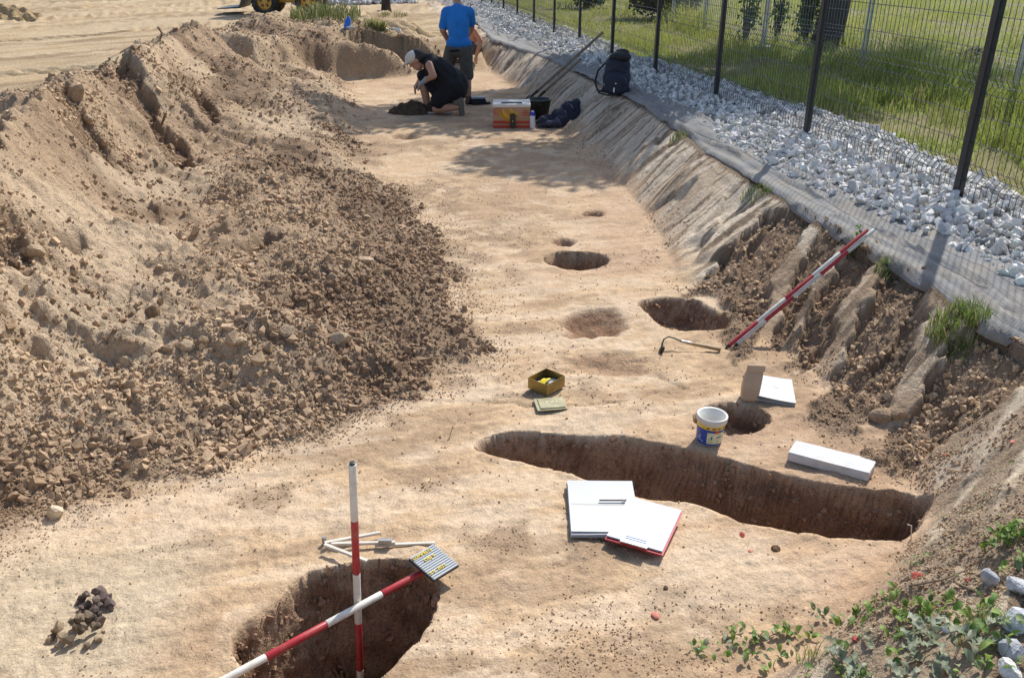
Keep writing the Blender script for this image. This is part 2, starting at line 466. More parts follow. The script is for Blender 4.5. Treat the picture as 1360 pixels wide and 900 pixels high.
STAINS = [(U(a, b), c_, d_) for a, b, c_, d_ in [(650, 325, .42, .75), (590, 255, .45, .7), (800, 482, .30, .12), (575, 500, .30, .14), (470, 565, .36, .12), (330, 650, .30, .10), (600, 610, .22, .09), (700, 520, .18, .08), (1010, 800, .22, .12),
          (250, 720, .25, .10), (680, 720, .22, .12), (560, 195, .6, .5), (720, 190, .5, .5), (1090, 570, .18, .10), (850, 760, .25, .10)]]
def stain(x, y):
    r = np.zeros_like(x); wx = x + (fbm(x * 3, y * 3, 4, 461) - .5) * .5; wy = y + (fbm(x * 3 + 8, y * 3, 4, 462) - .5) * .5
    for p, a, b in STAINS: r = np.maximum(r, sstep(1.25, .35, np.hypot((wx - p.x) / a, (wy - p.y) / b)))
    return r * sstep(.36, .58, fbm(x * 8, y * 8, 4, 463))

BARE = [(U(175, 355, .27), .45, .75), (U(130, 430, .3), .5, .4), (U(225, 250, .3), .3, .7), (U(380, 150, .35), .5, 1.0)]
def bare(x, y):
    """trodden sandy patches on the heap"""
    r = np.zeros_like(x); wx = x + (fbm(x * 2.5, y * 2.5, 4, 471) - .5) * .6; wy = y + (fbm(x * 2.5 + 8, y * 2.5, 4, 472) - .5) * .6
    for p, a, b in BARE: r = np.maximum(r, sstep(1.15, .5, np.hypot((wx - p.x) / a, (wy - p.y) / b)))
    return r

def wall_s(x, y):
    xf = interp(y, FOOT); xt = interp(y, TOP)
    return (x - xf) / np.maximum(xt - xf, .12), xf, xt

def streak(x, y, xf):
    return y - .62 * (x - xf)

def terrain(x, y, fine=True):
    """height and masks at arrays x, y"""
    x = np.asarray(x, float); y = np.asarray(y, float)
    wob = (fbm(x * 1.7, y * 1.7, 3, 50) - .5)
    # left heap
    xe = interp(y, LEDGE) + wob * .18
    xc = interp(y, CREST); hc = interp(y, CREST, 2)
    hr = np.maximum(rbf(x, y), 0)
    far = sstep(12.3, 14.0, y)
    hr = hr * (1 - far) + far * .4 * sstep(0, 1.6, xe - x)
    hr = hr * sstep(-.25, .45, xe - x)
    fall = 1 - sstep(0, 1.15, xc - x)
    hs = .40 + (hc - .40) * fall
    bl = sstep(-.12, .12, x - xc)
    h = np.where(x < xc + .12, hs * (1 - bl) + hr * bl, hr)
    sand = sstep(.75, 1.15, xc - x + wob * .5)
    sand = np.maximum(sand, sstep(14.5, 16, y) * (x < 1))
    spoil = sstep(-.12, .20, xe - x + (fbm(x * 3.5, y * 3.5, 5, 52, .6) - .5) * .75) * (1 - sand)
    near = sstep(2.6, 2.2, y) * sstep(-.9, -1.2, x)          # pale clay shelf in the near left corner
    # trench end ramp
    ramp = sstep(14.6, 16.3, y) * .38
    h = np.where((x > xe - 2) & (y > 14), np.maximum(h, ramp), h)
    # wall on the right
    s, xf, xt = wall_s(x, y)
    p = streak(x, y, xf)
    sc = np.clip(s, 0, 1)
    prof = sc ** 1.15 * (1.25 - .25 * sc)
    endk = 1 - sstep(15.5, 18.5, y)
    hw = G * prof
    hw = np.where(s > 0, hw * endk + np.maximum(h, G * sc) * (1 - endk), 0)
    wall = sstep(0, .06, s) * (1 - sstep(.97, 1.03, s))
    rib = fbm(p * 3.2, x * .25, 3, 61); rib2 = vn(p * 17, x * .7, 63)
    fac = fbm(p * 2.4 + 5, x * 1.8, 3, 64, .55)
    hw = hw + wall * np.sin(np.pi * sc) * ((rib - .5) * (.05 + .07 * sstep(5, 7, y)) + (rib2 - .5) * .03 + (sstep(.47, .51, fac) - .5) * .06 * sstep(2.8, 3.6, y) + (fbm(x * 6, y * 6, 3, 65) - .5) * .03)
    scoop = np.zeros_like(x)
    cut = np.zeros_like(x)
    m = (x > .6) & (x < 3) & (y > 2) & (y < 7)
    for k, (poly, dep) in enumerate(SCOOPS):
        if not m.any(): break
        jx = x[m] + (fbm(x[m] * 7, y[m] * 7, 4, 70 + k, .6) - .5) * .15; jy = y[m] + (fbm(x[m] * 7, y[m] * 7, 4, 80 + k, .6) - .5) * .15
        sd, _, _ = poly_sd(jx, jy, poly)
        a = sstep(.0, .028, -sd)
        scoop[m] = np.maximum(scoop[m], a); cut[m] = np.maximum(cut[m], a * dep * .72)
    hw2 = np.maximum(hw - cut, np.minimum(hw, .015 + .3 * np.maximum(hw - .1, 0)))
    h = np.where(s > 0, np.where(s > 1.03, np.maximum(h * (1 - endk), G), hw2), h)
    scar = np.zeros_like(x)
    m = (x < -.3) & (y > 3) & (y < 14)
    if m.any():
        jx = x[m] + (fbm(x[m] * 4, y[m] * 4, 4, 191) - .5) * .30; jy = y[m] + (fbm(x[m] * 4 + 7, y[m] * 4, 4, 192) - .5) * .30
        for poly, dep in SCARS:
            sd = poly_sd(jx, jy, poly)[0]; a = sstep(.0, .07, -sd)
            scar[m] = np.maximum(scar[m], a); h[m] = h[m] - a * dep
    # near baulk under the camera
    nb = sstep(1.5, 1.0, y) * .36
    h = np.maximum(h, nb)
    # far mound of topsoil
    mound = np.zeros_like(x)
    mm = (y > 11) & (y < 20) & (x > -7) & (x < 0)
    if mm.any():
        sd, _, _ = poly_sd(x[mm] + wob[mm] * .5, y[mm] + wob[mm] * .4, MOUND)
        hm = np.interp(x[mm], [-6, -4.2, -2.9, -1.8, -1.2], [.50, .87, .76, .58, .42]) * (.92 + .3 * (fbm(x[mm] * 1.5, y[mm] * 1.5, 3, 90) - .5))
        k = sstep(.0, .26, -sd) * (.72 + .28 * sstep(.2, 1.6, -sd))
        mound[mm] = sstep(-.05, .15, -sd)
        h[mm] = np.maximum(h[mm], h[mm] * (1 - k) + hm * k)
    gin = interp(y, GRAVEL_IN); gout = interp(y, GRAVEL_OUT)
    grav = sstep(-.04, .06, x - gin) * (1 - sstep(-.12, .12, x - gout + wob * .3))
    grass = sstep(-.12, .12, x - gout + wob * .3)
    h = h + grav * (.02 + .05 * np.clip((x - gin) / .5, 0, 1)) + grass * (fbm(x * .8, y * .8, 3, 33) - .4) * .10
    spoil = np.maximum(spoil * (1 - near), mound) * (s < .05)
    floor = (1 - spoil) * (1 - sand) * (s < 0)
    if fine:
        clump = sstep(.35, .65, fbm(x * .9, y * .9, 3, 20))
        d = np.hypot(x, y)
        wx = x + (fbm(x * 7, y * 7, 3, 22) - .5) * .16; wy = y + (fbm(x * 7 + 9, y * 7, 3, 23) - .5) * .16
        lo = lumps(wx, wy, .24, 101, .35) * .30 + lumps(wx, wy, .11, 111, .7) * .45 + lumps(wx, wy, .05, 121, .8) * .7 * (d < 9)
        rid = 1 - np.abs(2 * fbm(x * 3.1, y * 3.1, 4, 24) - 1)
        edge = sstep(0, .35, xe - x)
        h = h + np.maximum(spoil * edge, mound) * ((fbm(x * 1.9, y * 1.9, 5, 5, .58) - .5) * .20 + (rid - .8) * .05 + (fbm(x * 14, y * 14, 3, 25) - .5) * .035)
        cl1 = fbm(x * 1.5 + 3, y * 1.5, 4, 27, .55); cl2 = fbm(x * 4.2, y * 4.2 + 8, 3, 28)
        cliff = (sstep(.46, .51, cl1) - .5) * .055 + (sstep(.47, .53, cl2) - .5) * .018
        h = h + np.maximum(spoil * edge * (.35 + .65 * sstep(.4, 1.4, xe - x)), mound * .7) * cliff
        h = h + spoil * lo * (.15 + .85 * clump) * .75
        h = h + floor * ((fbm(x * 1.3, y * 1.3, 3, 8) - .5) * .02 + (fbm(x * 7, y * 9, 4, 9, .6) - .5) * .020 + lumps(x, y, .035, 151, .35) * .18 * (d < 7) + (fbm(x * 2.5 + y * 1.2, y * 15 - x * 4, 3, 10) - .5) * .014) * sstep(0, .15, -s + .15)
        h = h + scoop * ((fbm(x * 8, y * 8, 4, 12) - .5) * .07 + lumps(x, y, .09, 131, .7) * .5)
        h = h + wall * (1 - scoop) * ((fbm(p * 30, x * 6, 2, 14) - .5) * .014 + (fbm(x * 11, y * 11, 3, 16) - .5) * .016 * (y < 6))
        bankm = (s > .3) * (y < 2.6)
        h = h + bankm * (lumps(x, y, .08, 141, .6) * .35 + (fbm(x * 6, y * 6, 3, 15) - .5) * .04)
        # tyre tracks on the sand
        tx, ty = x * .62 + y * .785, -x * .785 + y * .62
        band = sstep(.42, .55, vn(ty * 1.1 + fbm(tx * .1, ty * .1, 2, 3) * 3, tx * .03, 40))
        tread = np.sin(2 * np.pi * (tx / .30 + .5 * np.abs(((ty * 2.2) % 1) - .5) * 2))
        h = h + sand * (band * (.05 * tread - .03) + (fbm(x * .7, y * .7, 4, 41) - .5) * .10 + (fbm(tx * 1.2, ty * 7, 3, 42) - .5) * .05)
    clay = np.zeros_like(x)
    m = (x > .3) & (x < 2.6) & (y > 1.2) & (y < 4)
    if m.any():
        jx = x[m] + (fbm(x[m] * 8, y[m] * 8, 3, 171) - .5) * .06; jy = y[m] + (fbm(x[m] * 8 + 4, y[m] * 8, 3, 172) - .5) * .06
        for poly in CLAY:
            clay[m] = np.maximum(clay[m], sstep(-.005, .03, -poly_sd(jx, jy, poly)[0]))
        if fine: h = h + clay * (.012 + (fbm((x - y) * 30, (x + y) * 4, 2, 173) - .5) * .012)
    if fine:
        m = (y < 7) & (x > -2) & (x < 2)
        if m.any():
            jx = x[m] + (fbm(x[m] * 12, y[m] * 12, 3, 181) - .5) * .05; jy = y[m] + (fbm(x[m] * 12 + 4, y[m] * 12, 3, 182) - .5) * .05
            for c_ in CRACKS: h[m] = h[m] - .012 * sstep(.012, .002, line_d(jx, jy, c_)) * floor[m]
    M = dict(scar=scar, clay=clay, spoil=spoil, sand=sand, s=s, wall=wall, scoop=scoop, grav=grav, grass=grass, floor=floor, near=near, rib=rib, rib2=rib2, mound=mound, p=p, xe=xe)
    return h, M

def pits(x, y, h, s=None):
    """cut the pits; returns new height and fill mask"""
    fill = np.zeros_like(x)
    for name, poly, dep, ww in PITS:
        b0 = poly.min(0) - .15; b1 = poly.max(0) + .15
        m = (x > b0[0]) & (x < b1[0]) & (y > b0[1]) & (y < b1[1])
        if not m.any(): continue
        sd, _, _ = poly_sd(x[m], y[m], poly)
        ins = np.clip(-sd / ww, 0, 1)
        k = ins * .86 + .14 * sstep(0, .25, -sd)
        n = (fbm(x[m] * 14, y[m] * 14, 3, 200) - .5)
        dd = dep * k * (1 + n * .18 * sstep(.6, 1, ins))
        if name == 'G':
            dd = dd * np.clip(1 - (x[m] - 1.12) * 1.2, .5, 1)
        # crumbled lip
        lip = sstep(.05, 0, np.abs(sd)) * (sd >= 0) * .012 * n
        h[m] = np.where(sd < 0, np.minimum(h[m], .03) - dd, h[m] + lip)
        fill[m] = np.maximum(fill[m], sstep(0, .012 if name not in 'HI' else .05, -sd) * (.55 if name in 'IJK' else 1))
    return h, fill

def gh(x, y):
    """ground height for placing things"""
    x = np.atleast_1d(np.asarray(x, float)); y = np.atleast_1d(np.asarray(y, float))
    h, _ = terrain(x, y); h, _ = pits(x, y, h)
    return h
_T = np.concatenate([np.arange(1.2, 8, .006), np.arange(8, 30, .02)])
def hit(px, py, lift=0.0):
    """where the ground lies at a photo position"""
    u = (px - 680.0) / F; v = (450.0 - py) / F
    X_, Y_, Z_ = u * _T, (CS + v * SN) * _T, CH + (-SN + v * CS) * _T
    b = Z_ < gh(X_, Y_) + lift
    k = int(np.argmax(b)) if b.any() else len(_T) - 1
    return Vector((X_[k], Y_[k], Z_[k]))
def gz(x, y): return float(gh(x, y)[0])

# view-independent sheet, denser where the dig is
yy = np.concatenate([np.linspace(.02, 1.75, 24)[:-1], 1.75 * np.exp(np.arange(0, math.log(18 / 1.75), .0034)), 18 * np.exp(np.arange(.0034, math.log(900 / 18), .016))])
uu = np.concatenate([np.linspace(-1.6, -.68, 40)[:-1], np.arange(-.68, .64, .0026), np.linspace(.6426, 1.6, 40)])
Yg, Ug = np.meshgrid(yy + 0.0, uu, indexing='ij')
Xg = Ug * (Yg + .55)
nr, nc = Xg.shape
X = Xg.ravel().copy(); Y = Yg.ravel().copy()
# let the vertices follow the pit outlines
cell = (.0034 * (Y + .4))
for name, poly, dep, ww in PITS:
    b0 = poly.min(0) - .1; b1 = poly.max(0) + .1
    m = np.where((X > b0[0]) & (X < b1[0]) & (Y > b0[1]) & (Y < b1[1]))[0]
    sd, nx, ny = poly_sd(X[m], Y[m], poly)
    for lvl in (0.0,):
        q = np.abs(sd - lvl) < .52 * cell[m]
        X[m[q]] = nx[q]; Y[m[q]] = ny[q]
H, MK = terrain(X, Y)
H, FILL = pits(X, Y, H)

# broken, undercut pit sides
jit = FILL * sstep(.0, -.05, H) * .020
X = X + jit * (fbm(X * 9 + H * 6, H * 22 + Y * 5, 4, 401) - .5) * 2; Y = Y + jit * (fbm(Y * 9 - H * 6, H * 22 + X * 7, 4, 402) - .5) * 2

def lerp(a, b, t): return a * (1 - t[:, None]) + np.asarray(b) * t[:, None]
n1 = fbm(X * 1.1, Y * 1.1, 4, 300); n2 = fbm(X * 5, Y * 5, 4, 310); n3 = fbm(X * .45, Y * .45, 3, 320)
C = np.tile(np.array([.485, .345, .213]), (len(X), 1))                       # loess floor
C = lerp(C, (.385, .265, .165), sstep(.45, .72, n1) * .8)
C = lerp(C, (.57, .44, .305), sstep(.5, .70, n2) * .6)
C = lerp(C, (.29, .20, .125), sstep(.54, .70, fbm(X * 2.3, Y * 3.3, 5, 331, .6)) * .7)
scr = fbm(X * 1.6 + Y * .8, Y * 7 - X * 2, 4, 333, .6)
C = lerp(C, (.33, .225, .14), sstep(.53, .66, scr) * .65 * sstep(8, 4, Y)); C = lerp(C, (.58, .455, .325), sstep(.46, .34, scr) * .5 * sstep(9, 5, Y))
C = lerp(C, (.42, .28, .185), sstep(.5, .66, fbm(X * .9 + 4, Y * .9, 3, 334)) * .5)
STN = stain(X, Y) * MK['floor']
C = lerp(C, (.275, .19, .122), STN * .75)
sp = np.tile(np.array([.385, .272, .175]), (len(X), 1))
sp = lerp(sp, (.52, .39, .26), sstep(.42, .70, fbm(X * .8, Y * .8, 4, 340)) * .85)
sp = lerp(sp, (.21, .14, .09), sstep(.50, .70, fbm(X * 1.6 + 5, Y * 1.6, 4, 350)) * .8)
dk = sstep(1.0, .1, MK['xe'] - X) * (Y < 7.2)                               # fresh dark earth along the trench edge
sp = lerp(sp, (.24, .162, .104), dk * .7 * sstep(.3, .6, n1 + .1))
sp = lerp(sp, (.53, .405, .275), bare(X, Y) * .75)
sp = lerp(sp, (.20, .13, .082), MK['scar'] * .8)  # scar hollows painted darker brown to carry the shading of their faces
C = lerp(C, sp, MK['spoil'])
C = lerp(C, (.47, .385, .27), MK['near'] * .8)
sa = np.tile(np.array([.46, .345, .215]), (len(X), 1))
sa = lerp(sa, (.38, .275, .165), sstep(.45, .7, n3) * .7); sa = lerp(sa, (.44, .31, .16), sstep(.5, .7, n1) * .5)
trk = fbm((X * .62 + Y * .785) * .35, (-X * .785 + Y * .62) * 2.6, 5, 345, .65)
sa = lerp(sa, (.29, .205, .12), sstep(.5, .66, trk) * .8); sa = lerp(sa, (.55, .43, .28), sstep(.5, .38, trk) * .5)
C = lerp(C, sa, MK['sand'])
wc = np.tile(np.array([.55, .45, .335]), (len(X), 1))
wc = lerp(wc, (.40, .305, .21), sstep(.42, .62, MK['rib']) * .7)
wc = lerp(wc, (.62, .53, .41), sstep(.5, .8, MK['rib2']) * .6)
crk = fbm(MK['p'] * 26, X * 2.2 + Y * .5, 3, 362)
wc = lerp(wc, (.17, .12, .08), sstep(.57, .66, crk) * .85)
wc = lerp(wc, (.29, .215, .145), sstep(.30, .5, fbm(X * 4, Y * 4, 4, 360)) * .9 * sstep(3.3, 2.9, Y))
wc = lerp(wc, (.30, .215, .142), sstep(2.95, 3.3, Y) * sstep(5.4, 4.8, Y) * sstep(.36, .54, fbm(X * 5, Y * 5, 4, 366)) * .85)
wm = MK['wall'] * sstep(.0, .35, MK['s'] + (n2 - .5) * .5)
C = lerp(C, wc, wm)
C = lerp(C, lerp(np.tile(np.array([.50, .415, .305]), (len(X), 1)), (.38, .30, .215), sstep(.4, .65, fbm((X - Y) * 16, (X + Y) * 2.2, 3, 364))), MK['clay'])
C = lerp(C, lerp(np.tile(np.array([.21, .14, .09]), (len(X), 1)), (.32, .225, .15), n2), MK['scoop'])  # brown earth in the scoops, with their shade darkened into the colour
bank = (MK['s'] >= .97) & (MK['grav'] < .5) & (MK['grass'] < .5)
C = np.where(bank[:, None], lerp(np.tile(np.array([.26, .19, .13]), (len(X), 1)), (.17, .118, .076), sstep(.4, .6, n2)), C)
C = lerp(C, (.30, .29, .28), MK['grav'])
gr = np.tile(np.array([.20, .21, .08]), (len(X), 1))
gr = lerp(gr, (.20, .165, .09), sstep(.45, .65, fbm(X * 1.4, Y * 1.4, 4, 370)) * .7)
C = lerp(C, gr, MK['grass'])
n4 = fbm(X * 6 + Y * 4, H * 14 + X * 3, 4, 371); n5 = fbm(X * 19 + Y * 13, H * 40, 3, 372)
pf = lerp(np.tile(np.array([.42, .275, .175]), (len(X), 1)), (.28, .165, .10), sstep(.4, .62, n4))
pf = lerp(pf, (.13, .08, .05), sstep(.62, .72, n5) * .6)
C = lerp(C, pf, FILL)
idx = np.arange(nr * nc).reshape(nr, nc)
Q = np.stack([idx[:-1, :-1], idx[:-1, 1:], idx[1:, 1:], idx[1:, :-1]], -1).reshape(-1, 4)
M_SOIL = attr_mat('soil_earth', layers=((22, .16), (130, .24)), bumps=((26, .6, .05), (120, .75, .018)), alpha_rough=True)
RGH = .28 + .72 * np.maximum.reduce([MK['spoil'], MK['scoop'], MK['mound'], FILL, MK['sand'] * .8, bank * 1.0]); RGH = np.maximum(RGH, wm * .55) * (1 - .4 * MK['clay'])
ground = mesh_np('ground', np.stack([X, Y, H], 1), Q, M_SOIL, smooth=True, color=np.column_stack([C, RGH]))
struct(ground)

# ------------------------------------------------------------------ loose earth
M_CLOD = attr_mat('clod_earth', layers=((60, .25),), bumps=((90, .5, .006),))
clod_protos = [chunk_mesh('clod_proto%d' % i, 500 + i) for i in range(16)]
def soil_tint(x, y, base_a, base_b, n):
    t = fbm(x * 1.6 + 5, y * 1.6, 4, 350)
    c = lerp(np.tile(np.array(base_a), (n, 1)), base_b, sstep(.35, .68, t))
    return c * rng.uniform(.8, 1.25, (n, 1))

def scatter_clods():
    N = 520000
    # candidates spread evenly in bearing and log distance, thinned by soil type
    y = np.exp(rng.uniform(math.log(1.7), math.log(16), N)); x = rng.uniform(-.72, .66, N) * (y + .3)
    h, M = terrain(x, y, False); h, fl = pits(x, y, h)
    clump = fbm(x * 1.1, y * 1.1, 4, 21); clump2 = fbm(x * 3.5, y * 3.5, 3, 26)
    dens = M['spoil'] * (.30 + .70 * sstep(.36, .58, clump)) * (.35 + .65 * sstep(.3, .6, clump2)) * .60 + M['scar'] * .2
    band = sstep(-.65, .10, M['xe'] - x) ** 3.5 * sstep(1.6, .3, M['xe'] - x) * (y < 7.5)
    dens = dens + band * .50 * (.25 + .75 * sstep(.35, .6, clump2))
    dens = dens + M['scoop'] * .30 + M['mound'] * .12
    foot = sstep(-.35, -.02, M['s']) * sstep(.35, .05, M['s']) * sstep(.45, .7, clump2)
    dens = dens + foot * .22
    dens = dens + M['wall'] * (y < 2.9) * sstep(.42, .6, clump2) * .22
    dens = dens + ((M['s'] > .9) & (M['grav'] < .3) & (M['grass'] < .3)) * .16 * (y < 2.75)
    dens = dens + M['floor'] * (.006 + .05 * sstep(.60, .74, clump2))
    dens = dens * (1 - .82 * bare(x, y) * M['spoil'])
    dens = dens + M['floor'] * stain(x, y) * .10
    fore = sstep(.42, .05, np.hypot(x - .34, (y - 1.85) * 1.5)) * sstep(.44, .64, clump2) * .16
    dens = (dens + fore) * (1 - fl) * (1 - M['grav']) * (1 - .85 * M['clay'])
    keep = rng.random(N) < dens
    x, y = x[keep], y[keep]; h = gh(x, y); sp = M['spoil'][keep]; sc = M['scoop'][keep]; fo = M['floor'][keep]; dk = band[keep]
    n = len(x)
    S = .0034 * (y + .8) ** .5 * (.7 + rng.pareto(2.3, n))
    S = np.minimum(S, .009 + (.012 + .022 * rng.random(n) ** 3) * (sp > .5) + .014 * (sc > .5))
    S = np.where(fo > .6, np.minimum(S * .75, .008), S)
    S = np.where(y < 2.6, np.minimum(S * .8, .009), S)
    col = soil_tint(x, y, (.47, .338, .215), (.285, .188, .115), n)
    col = np.where((fo > .6)[:, None] & (rng.random(n) < .88)[:, None], np.array([.45, .32, .205]) * rng.uniform(.75, 1.15, (n, 1)), col)
    col = lerp(col, (.27, .185, .12), dk * .4)
    P = np.stack([x, y, h + S * .15], 1)
    o = scatter('soil_crumbs', clod_protos, P, S, M_CLOD, col)
    tag(o, 'loose brown soil crumbs strewn over the spoil heap and trench edges', 'soil', kind='stuff')
    return n
print('clods', scatter_clods())

def pit_fragments():
    P, S, Cc = [], [], []
    for name, poly, dep, ww in PITS:
        if name in 'EFHIJK': continue
        L = np.hypot(*(np.roll(poly, -1, 0) - poly).T); n = int(L.sum() * dep * 3200)
        i = rng.choice(len(poly), n, p=L / L.sum()); t = rng.random((n, 1)); a = poly[i]; b = poly[(i + 1) % len(poly)]
        q = a + (b - a) * t; cen = poly.mean(0); d = (b - a); nrm = np.stack([-d[:, 1], d[:, 0]], 1); nrm /= np.linalg.norm(nrm, axis=1)[:, None] + 1e-9
        nrm *= np.sign(((cen - q) * nrm).sum(1))[:, None]
        off = rng.random(n) ** .8 * ww * 1.15; off[rng.random(n) < .15] += .1
        q = q + nrm * off[:, None]
        k = np.array([poly_sd(q[:, 0], q[:, 1], poly)[0] < -.002])[0]
        q = q[k]; z = gh(q[:, 0], q[:, 1]); P.append(np.column_stack([q, z])); s_ = .005 * (.6 + rng.pareto(2.4, len(q))); S.append(np.minimum(s_, .02))
        Cc.append(lerp(np.tile(np.array([.40, .26, .165]), (len(q), 1)), (.24, .145, .09), rng.random(len(q))))
    o = scatter('pit_wall_fragments', clod_protos, np.concatenate(P), np.concatenate(S), M_CLOD, np.concatenate(Cc))
    tag(o, 'broken reddish soil fragments in the sides of the pits', 'soil', kind='stuff')
pit_fragments()

clod_count = [0]
def clod(px, py, hz, w_px, label, tone=(.40, .295, .19), flat=(1, .8, .72), seed=0, name='soil_clod', cat='clod', m=None, group=None):
    """one large lump, set where it lies"""
    p = hit(px, py)
    d = math.sqrt(p.x ** 2 + p.y ** 2 + (CH - p.z) ** 2)
    r = w_px / F * d / 2
    clod_count[0] += 1
    rr = random.Random(seed + 900 + clod_count[0])
    bm = bmesh.new(); bmesh.ops.create_icosphere(bm, subdivisions=2, radius=1)
    planes = [(Vector((rr.gauss(0, 1), rr.gauss(0, 1), rr.gauss(0, .8))).normalized(), rr.uniform(.55, .9)) for _ in range(11)]
    for v in bm.verts:
        c = v.co.copy()
        for nn, dd in planes:
            k = c.dot(nn)
            if k > dd: c -= nn * (k - dd) * .92
        c *= 1 + rr.uniform(-.04, .04)
        v.co = Vector((c.x * flat[0], c.y * flat[1], c.z * flat[2])) * r * 1.15
    o = obj(name, bm, m or MATS.get('lump_%s' % str(tone)) or mat('lump_%s' % str(tone), tone, .95, var=.22, scale=60, bump=.6, bscale=140, spec=.1))
    o.location = (p.x, p.y, p.z + r * flat[2] * .45); o.rotation_euler = (rr.uniform(-.3, .3), rr.uniform(-.3, .3), rr.uniform(0, 6.28))
    tag(o, label, cat, group)
    return o
PALE = (.43, .325, .215); MID = (.34, .245, .16)
clod(452, 452, .2, 27, 'flat pale clod, largest at the right of the clod row on the spoil heap', PALE, (1, .8, .6))
clod(416, 437, .2, 14, 'small grey clod just left of the largest pale clod on the spoil slope', MID)
clod(384, 443, .2, 20, 'rounded pale clod in the middle of the clod row on the spoil slope', PALE)
clod(362, 436, .2, 15, 'brown clod touching the left side of the rounded pale clod', MID)
clod(317, 456, .25, 22, 'wedge-shaped pale clod lying alone left of the clod row', PALE, (1, .6, .6))
clod(271, 454, .28, 14, 'small clod at the left end of the clod row', MID)
clod(222, 466, .28, 15, 'brown lump beside the flat slab of earth on the spoil heap', MID)
clod(248, 464, .28, 24, 'broad pale lump between two brown clods on the spoil heap', PALE, (1, .7, .7))
clod(168, 483, .3, 20, 'tilted angular clod in the lower left of the spoil heap', PALE)
clod(110, 495, .3, 18, 'pale square clod with a dark hollow below it', (.5, .38, .25))
clod(205, 418, .25, 22, 'dark clod standing on the bare shallow of the spoil heap', (.25, .17, .11), (1, .8, .9))
clod(484, 349, .25, 26, 'long flat pale clod near the right edge of the dark spoil', PALE, (1, .5, .5))
clod(442, 372, .28, 18, 'crumbling brown clod uphill of the largest pale clod', MID)
clod(102, 130, .95, 20, 'upright blocky clod on the crest of the spoil heap', MID, (.8, .8, 1.25))
clod(117, 160, .85, 16, 'pale slab of earth below the blocky clod on the crest', PALE, (1.1, .5, .6))
clod(50, 338, .5, 22, 'pale clod at the edge of the gully on the left', PALE)
clod(33, 335, .5, 14, 'small pale clod beside the gully at the left margin', PALE)
clod(617, 412, 0, 10, 'single brown clod on the bare floor beside the spoil edge', MID, (.8, .8, 1))
clod(1170, 556, .02, 26, 'square dry clod at the foot of the trench wall by the foam block', MID)
clod(1192, 552, .04, 20, 'dry clod right beside the square one at the foot of the wall', MID)
clod(570, 300, .0, 8, 'small dark clod on the floor at the tip of the spoil', (.2, .13, .08))
clod(1030, 731, 0, 13, 'dark brown crumb lying alone in front of the long pit', (.15, .095, .06))
clod(884, 782, 0, 8, 'dark rounded crumb beside the red potsherd in the foreground', (.15, .1, .07))
clod(74, 684, .02, 20, 'pale round stone at the lower end of the spoil heap', (.55, .46, .33), (1, 1, .95), name='round_stone', cat='stone')
clod(1314, 774, .36, 26, 'lone blue-grey rock on the dark soil of the near bank', (.40, .41, .43), (.8, .7, 1.0), name='crushed_rock', cat='rock')
clod(1347, 828, .4, 34, 'large white-grey rock at the right margin of the near bank', (.55, .56, .58), name='crushed_rock', cat='rock')
clod(1262, 838, .38, 18, 'small white rock among the weeds of the near bank', (.62, .62, .64), (1, .6, .7), name='crushed_rock', cat='rock')
clod(1343, 868, .4, 30, 'blue-grey rock below the large one at the right margin', (.42, .425, .44), name='crushed_rock', cat='rock')
clod(1340, 893, .4, 26, 'white rock in the bottom right corner of the near bank', (.66, .64, .6), name='crushed_rock', cat='rock')
clod(1352, 782, .4, 26, 'pale grey rock half buried at the right margin above the weeds', (.5, .5, .5), name='crushed_rock', cat='rock')
SH = (.36, .085, .065)
for q in [(870, 818, 0, 14, 'pink-red potsherd lying on the foreground floor'), (986, 710, 0, 10, 'red potsherd near the rim of the long pit'),
          (997, 732, 0, 9, 'pale pink potsherd below the red one by the long pit'), (1220, 768, .2, 18, 'red potsherd on the near bank slope'),
          (1138, 850, .22, 15, 'red potsherd next to the grey lobed leaves'), (1287, 772, .3, 9, 'small red potsherd beside the blue-grey rock'),
          (1346, 588, .3, 11, 'pink potsherd high on the trench slope at the right margin'), (1257, 605, .05, 8, 'small red potsherd at the foot of the right slope'),
          (1148, 540, .03, 7, 'tiny red potsherd left of the square clod'), (1262, 896, .38, 13, 'red potsherd at the bottom edge among weeds')]:
    clod(q[0], q[1], q[2], q[3], q[4], SH if 'pink' not in q[4] else (.55, .22, .17), (1, .7, .35), name='potsherd', cat='potsherd')

# ------------------------------------------------------------------ two small stone heaps (near left)
def stone_heap(px, py, rx, n, tones, label, seed):
    p = U(px, py, .03); p.z = gz(p.x, p.y); p = U(px, py, p.z); r = random.Random(seed)
    root = empty('stone_heap', (p.x, p.y, p.z)); tag(root, label, 'stones')
    R = rx / F * (p.y / CS + .6)
    mts = [mat('heap_stone_%d_%d' % (seed, i), t, .9, var=.25, scale=80, bump=.5, bscale=150, spec=.2) for i, t in enumerate(tones)]
    meshes = [[hull_mesh('stone', 18, seed * 10 + k, (1, .8, .7), m) for k in range(3)] for m in mts]
    for i in range(n):
        a = r.uniform(0, 6.28); q = R * math.sqrt(r.random()); z = .06 * (1 - (q / R) ** 2) * r.random() ** .4
        s = r.uniform(.008, .026)
        x, y = q * math.cos(a), q * math.sin(a)
        o = link(bpy.data.objects.new('stone', r.choice(r.choice(meshes))), root)
        o.location = (x, y, gz(p.x + x, p.y + y) - p.z + max(z, s * .4)); o.scale = (s, s, s)
        o.rotation_euler = (r.uniform(0, 6), r.uniform(0, 6), r.uniform(0, 6))
stone_heap(103, 845, 32, 30, [(.30, .23, .15), (.22, .17, .12), (.38, .29, .19), (.17, .12, .09)], 'heap of brown pebbles and burnt daub on the pale clay shelf', 31)
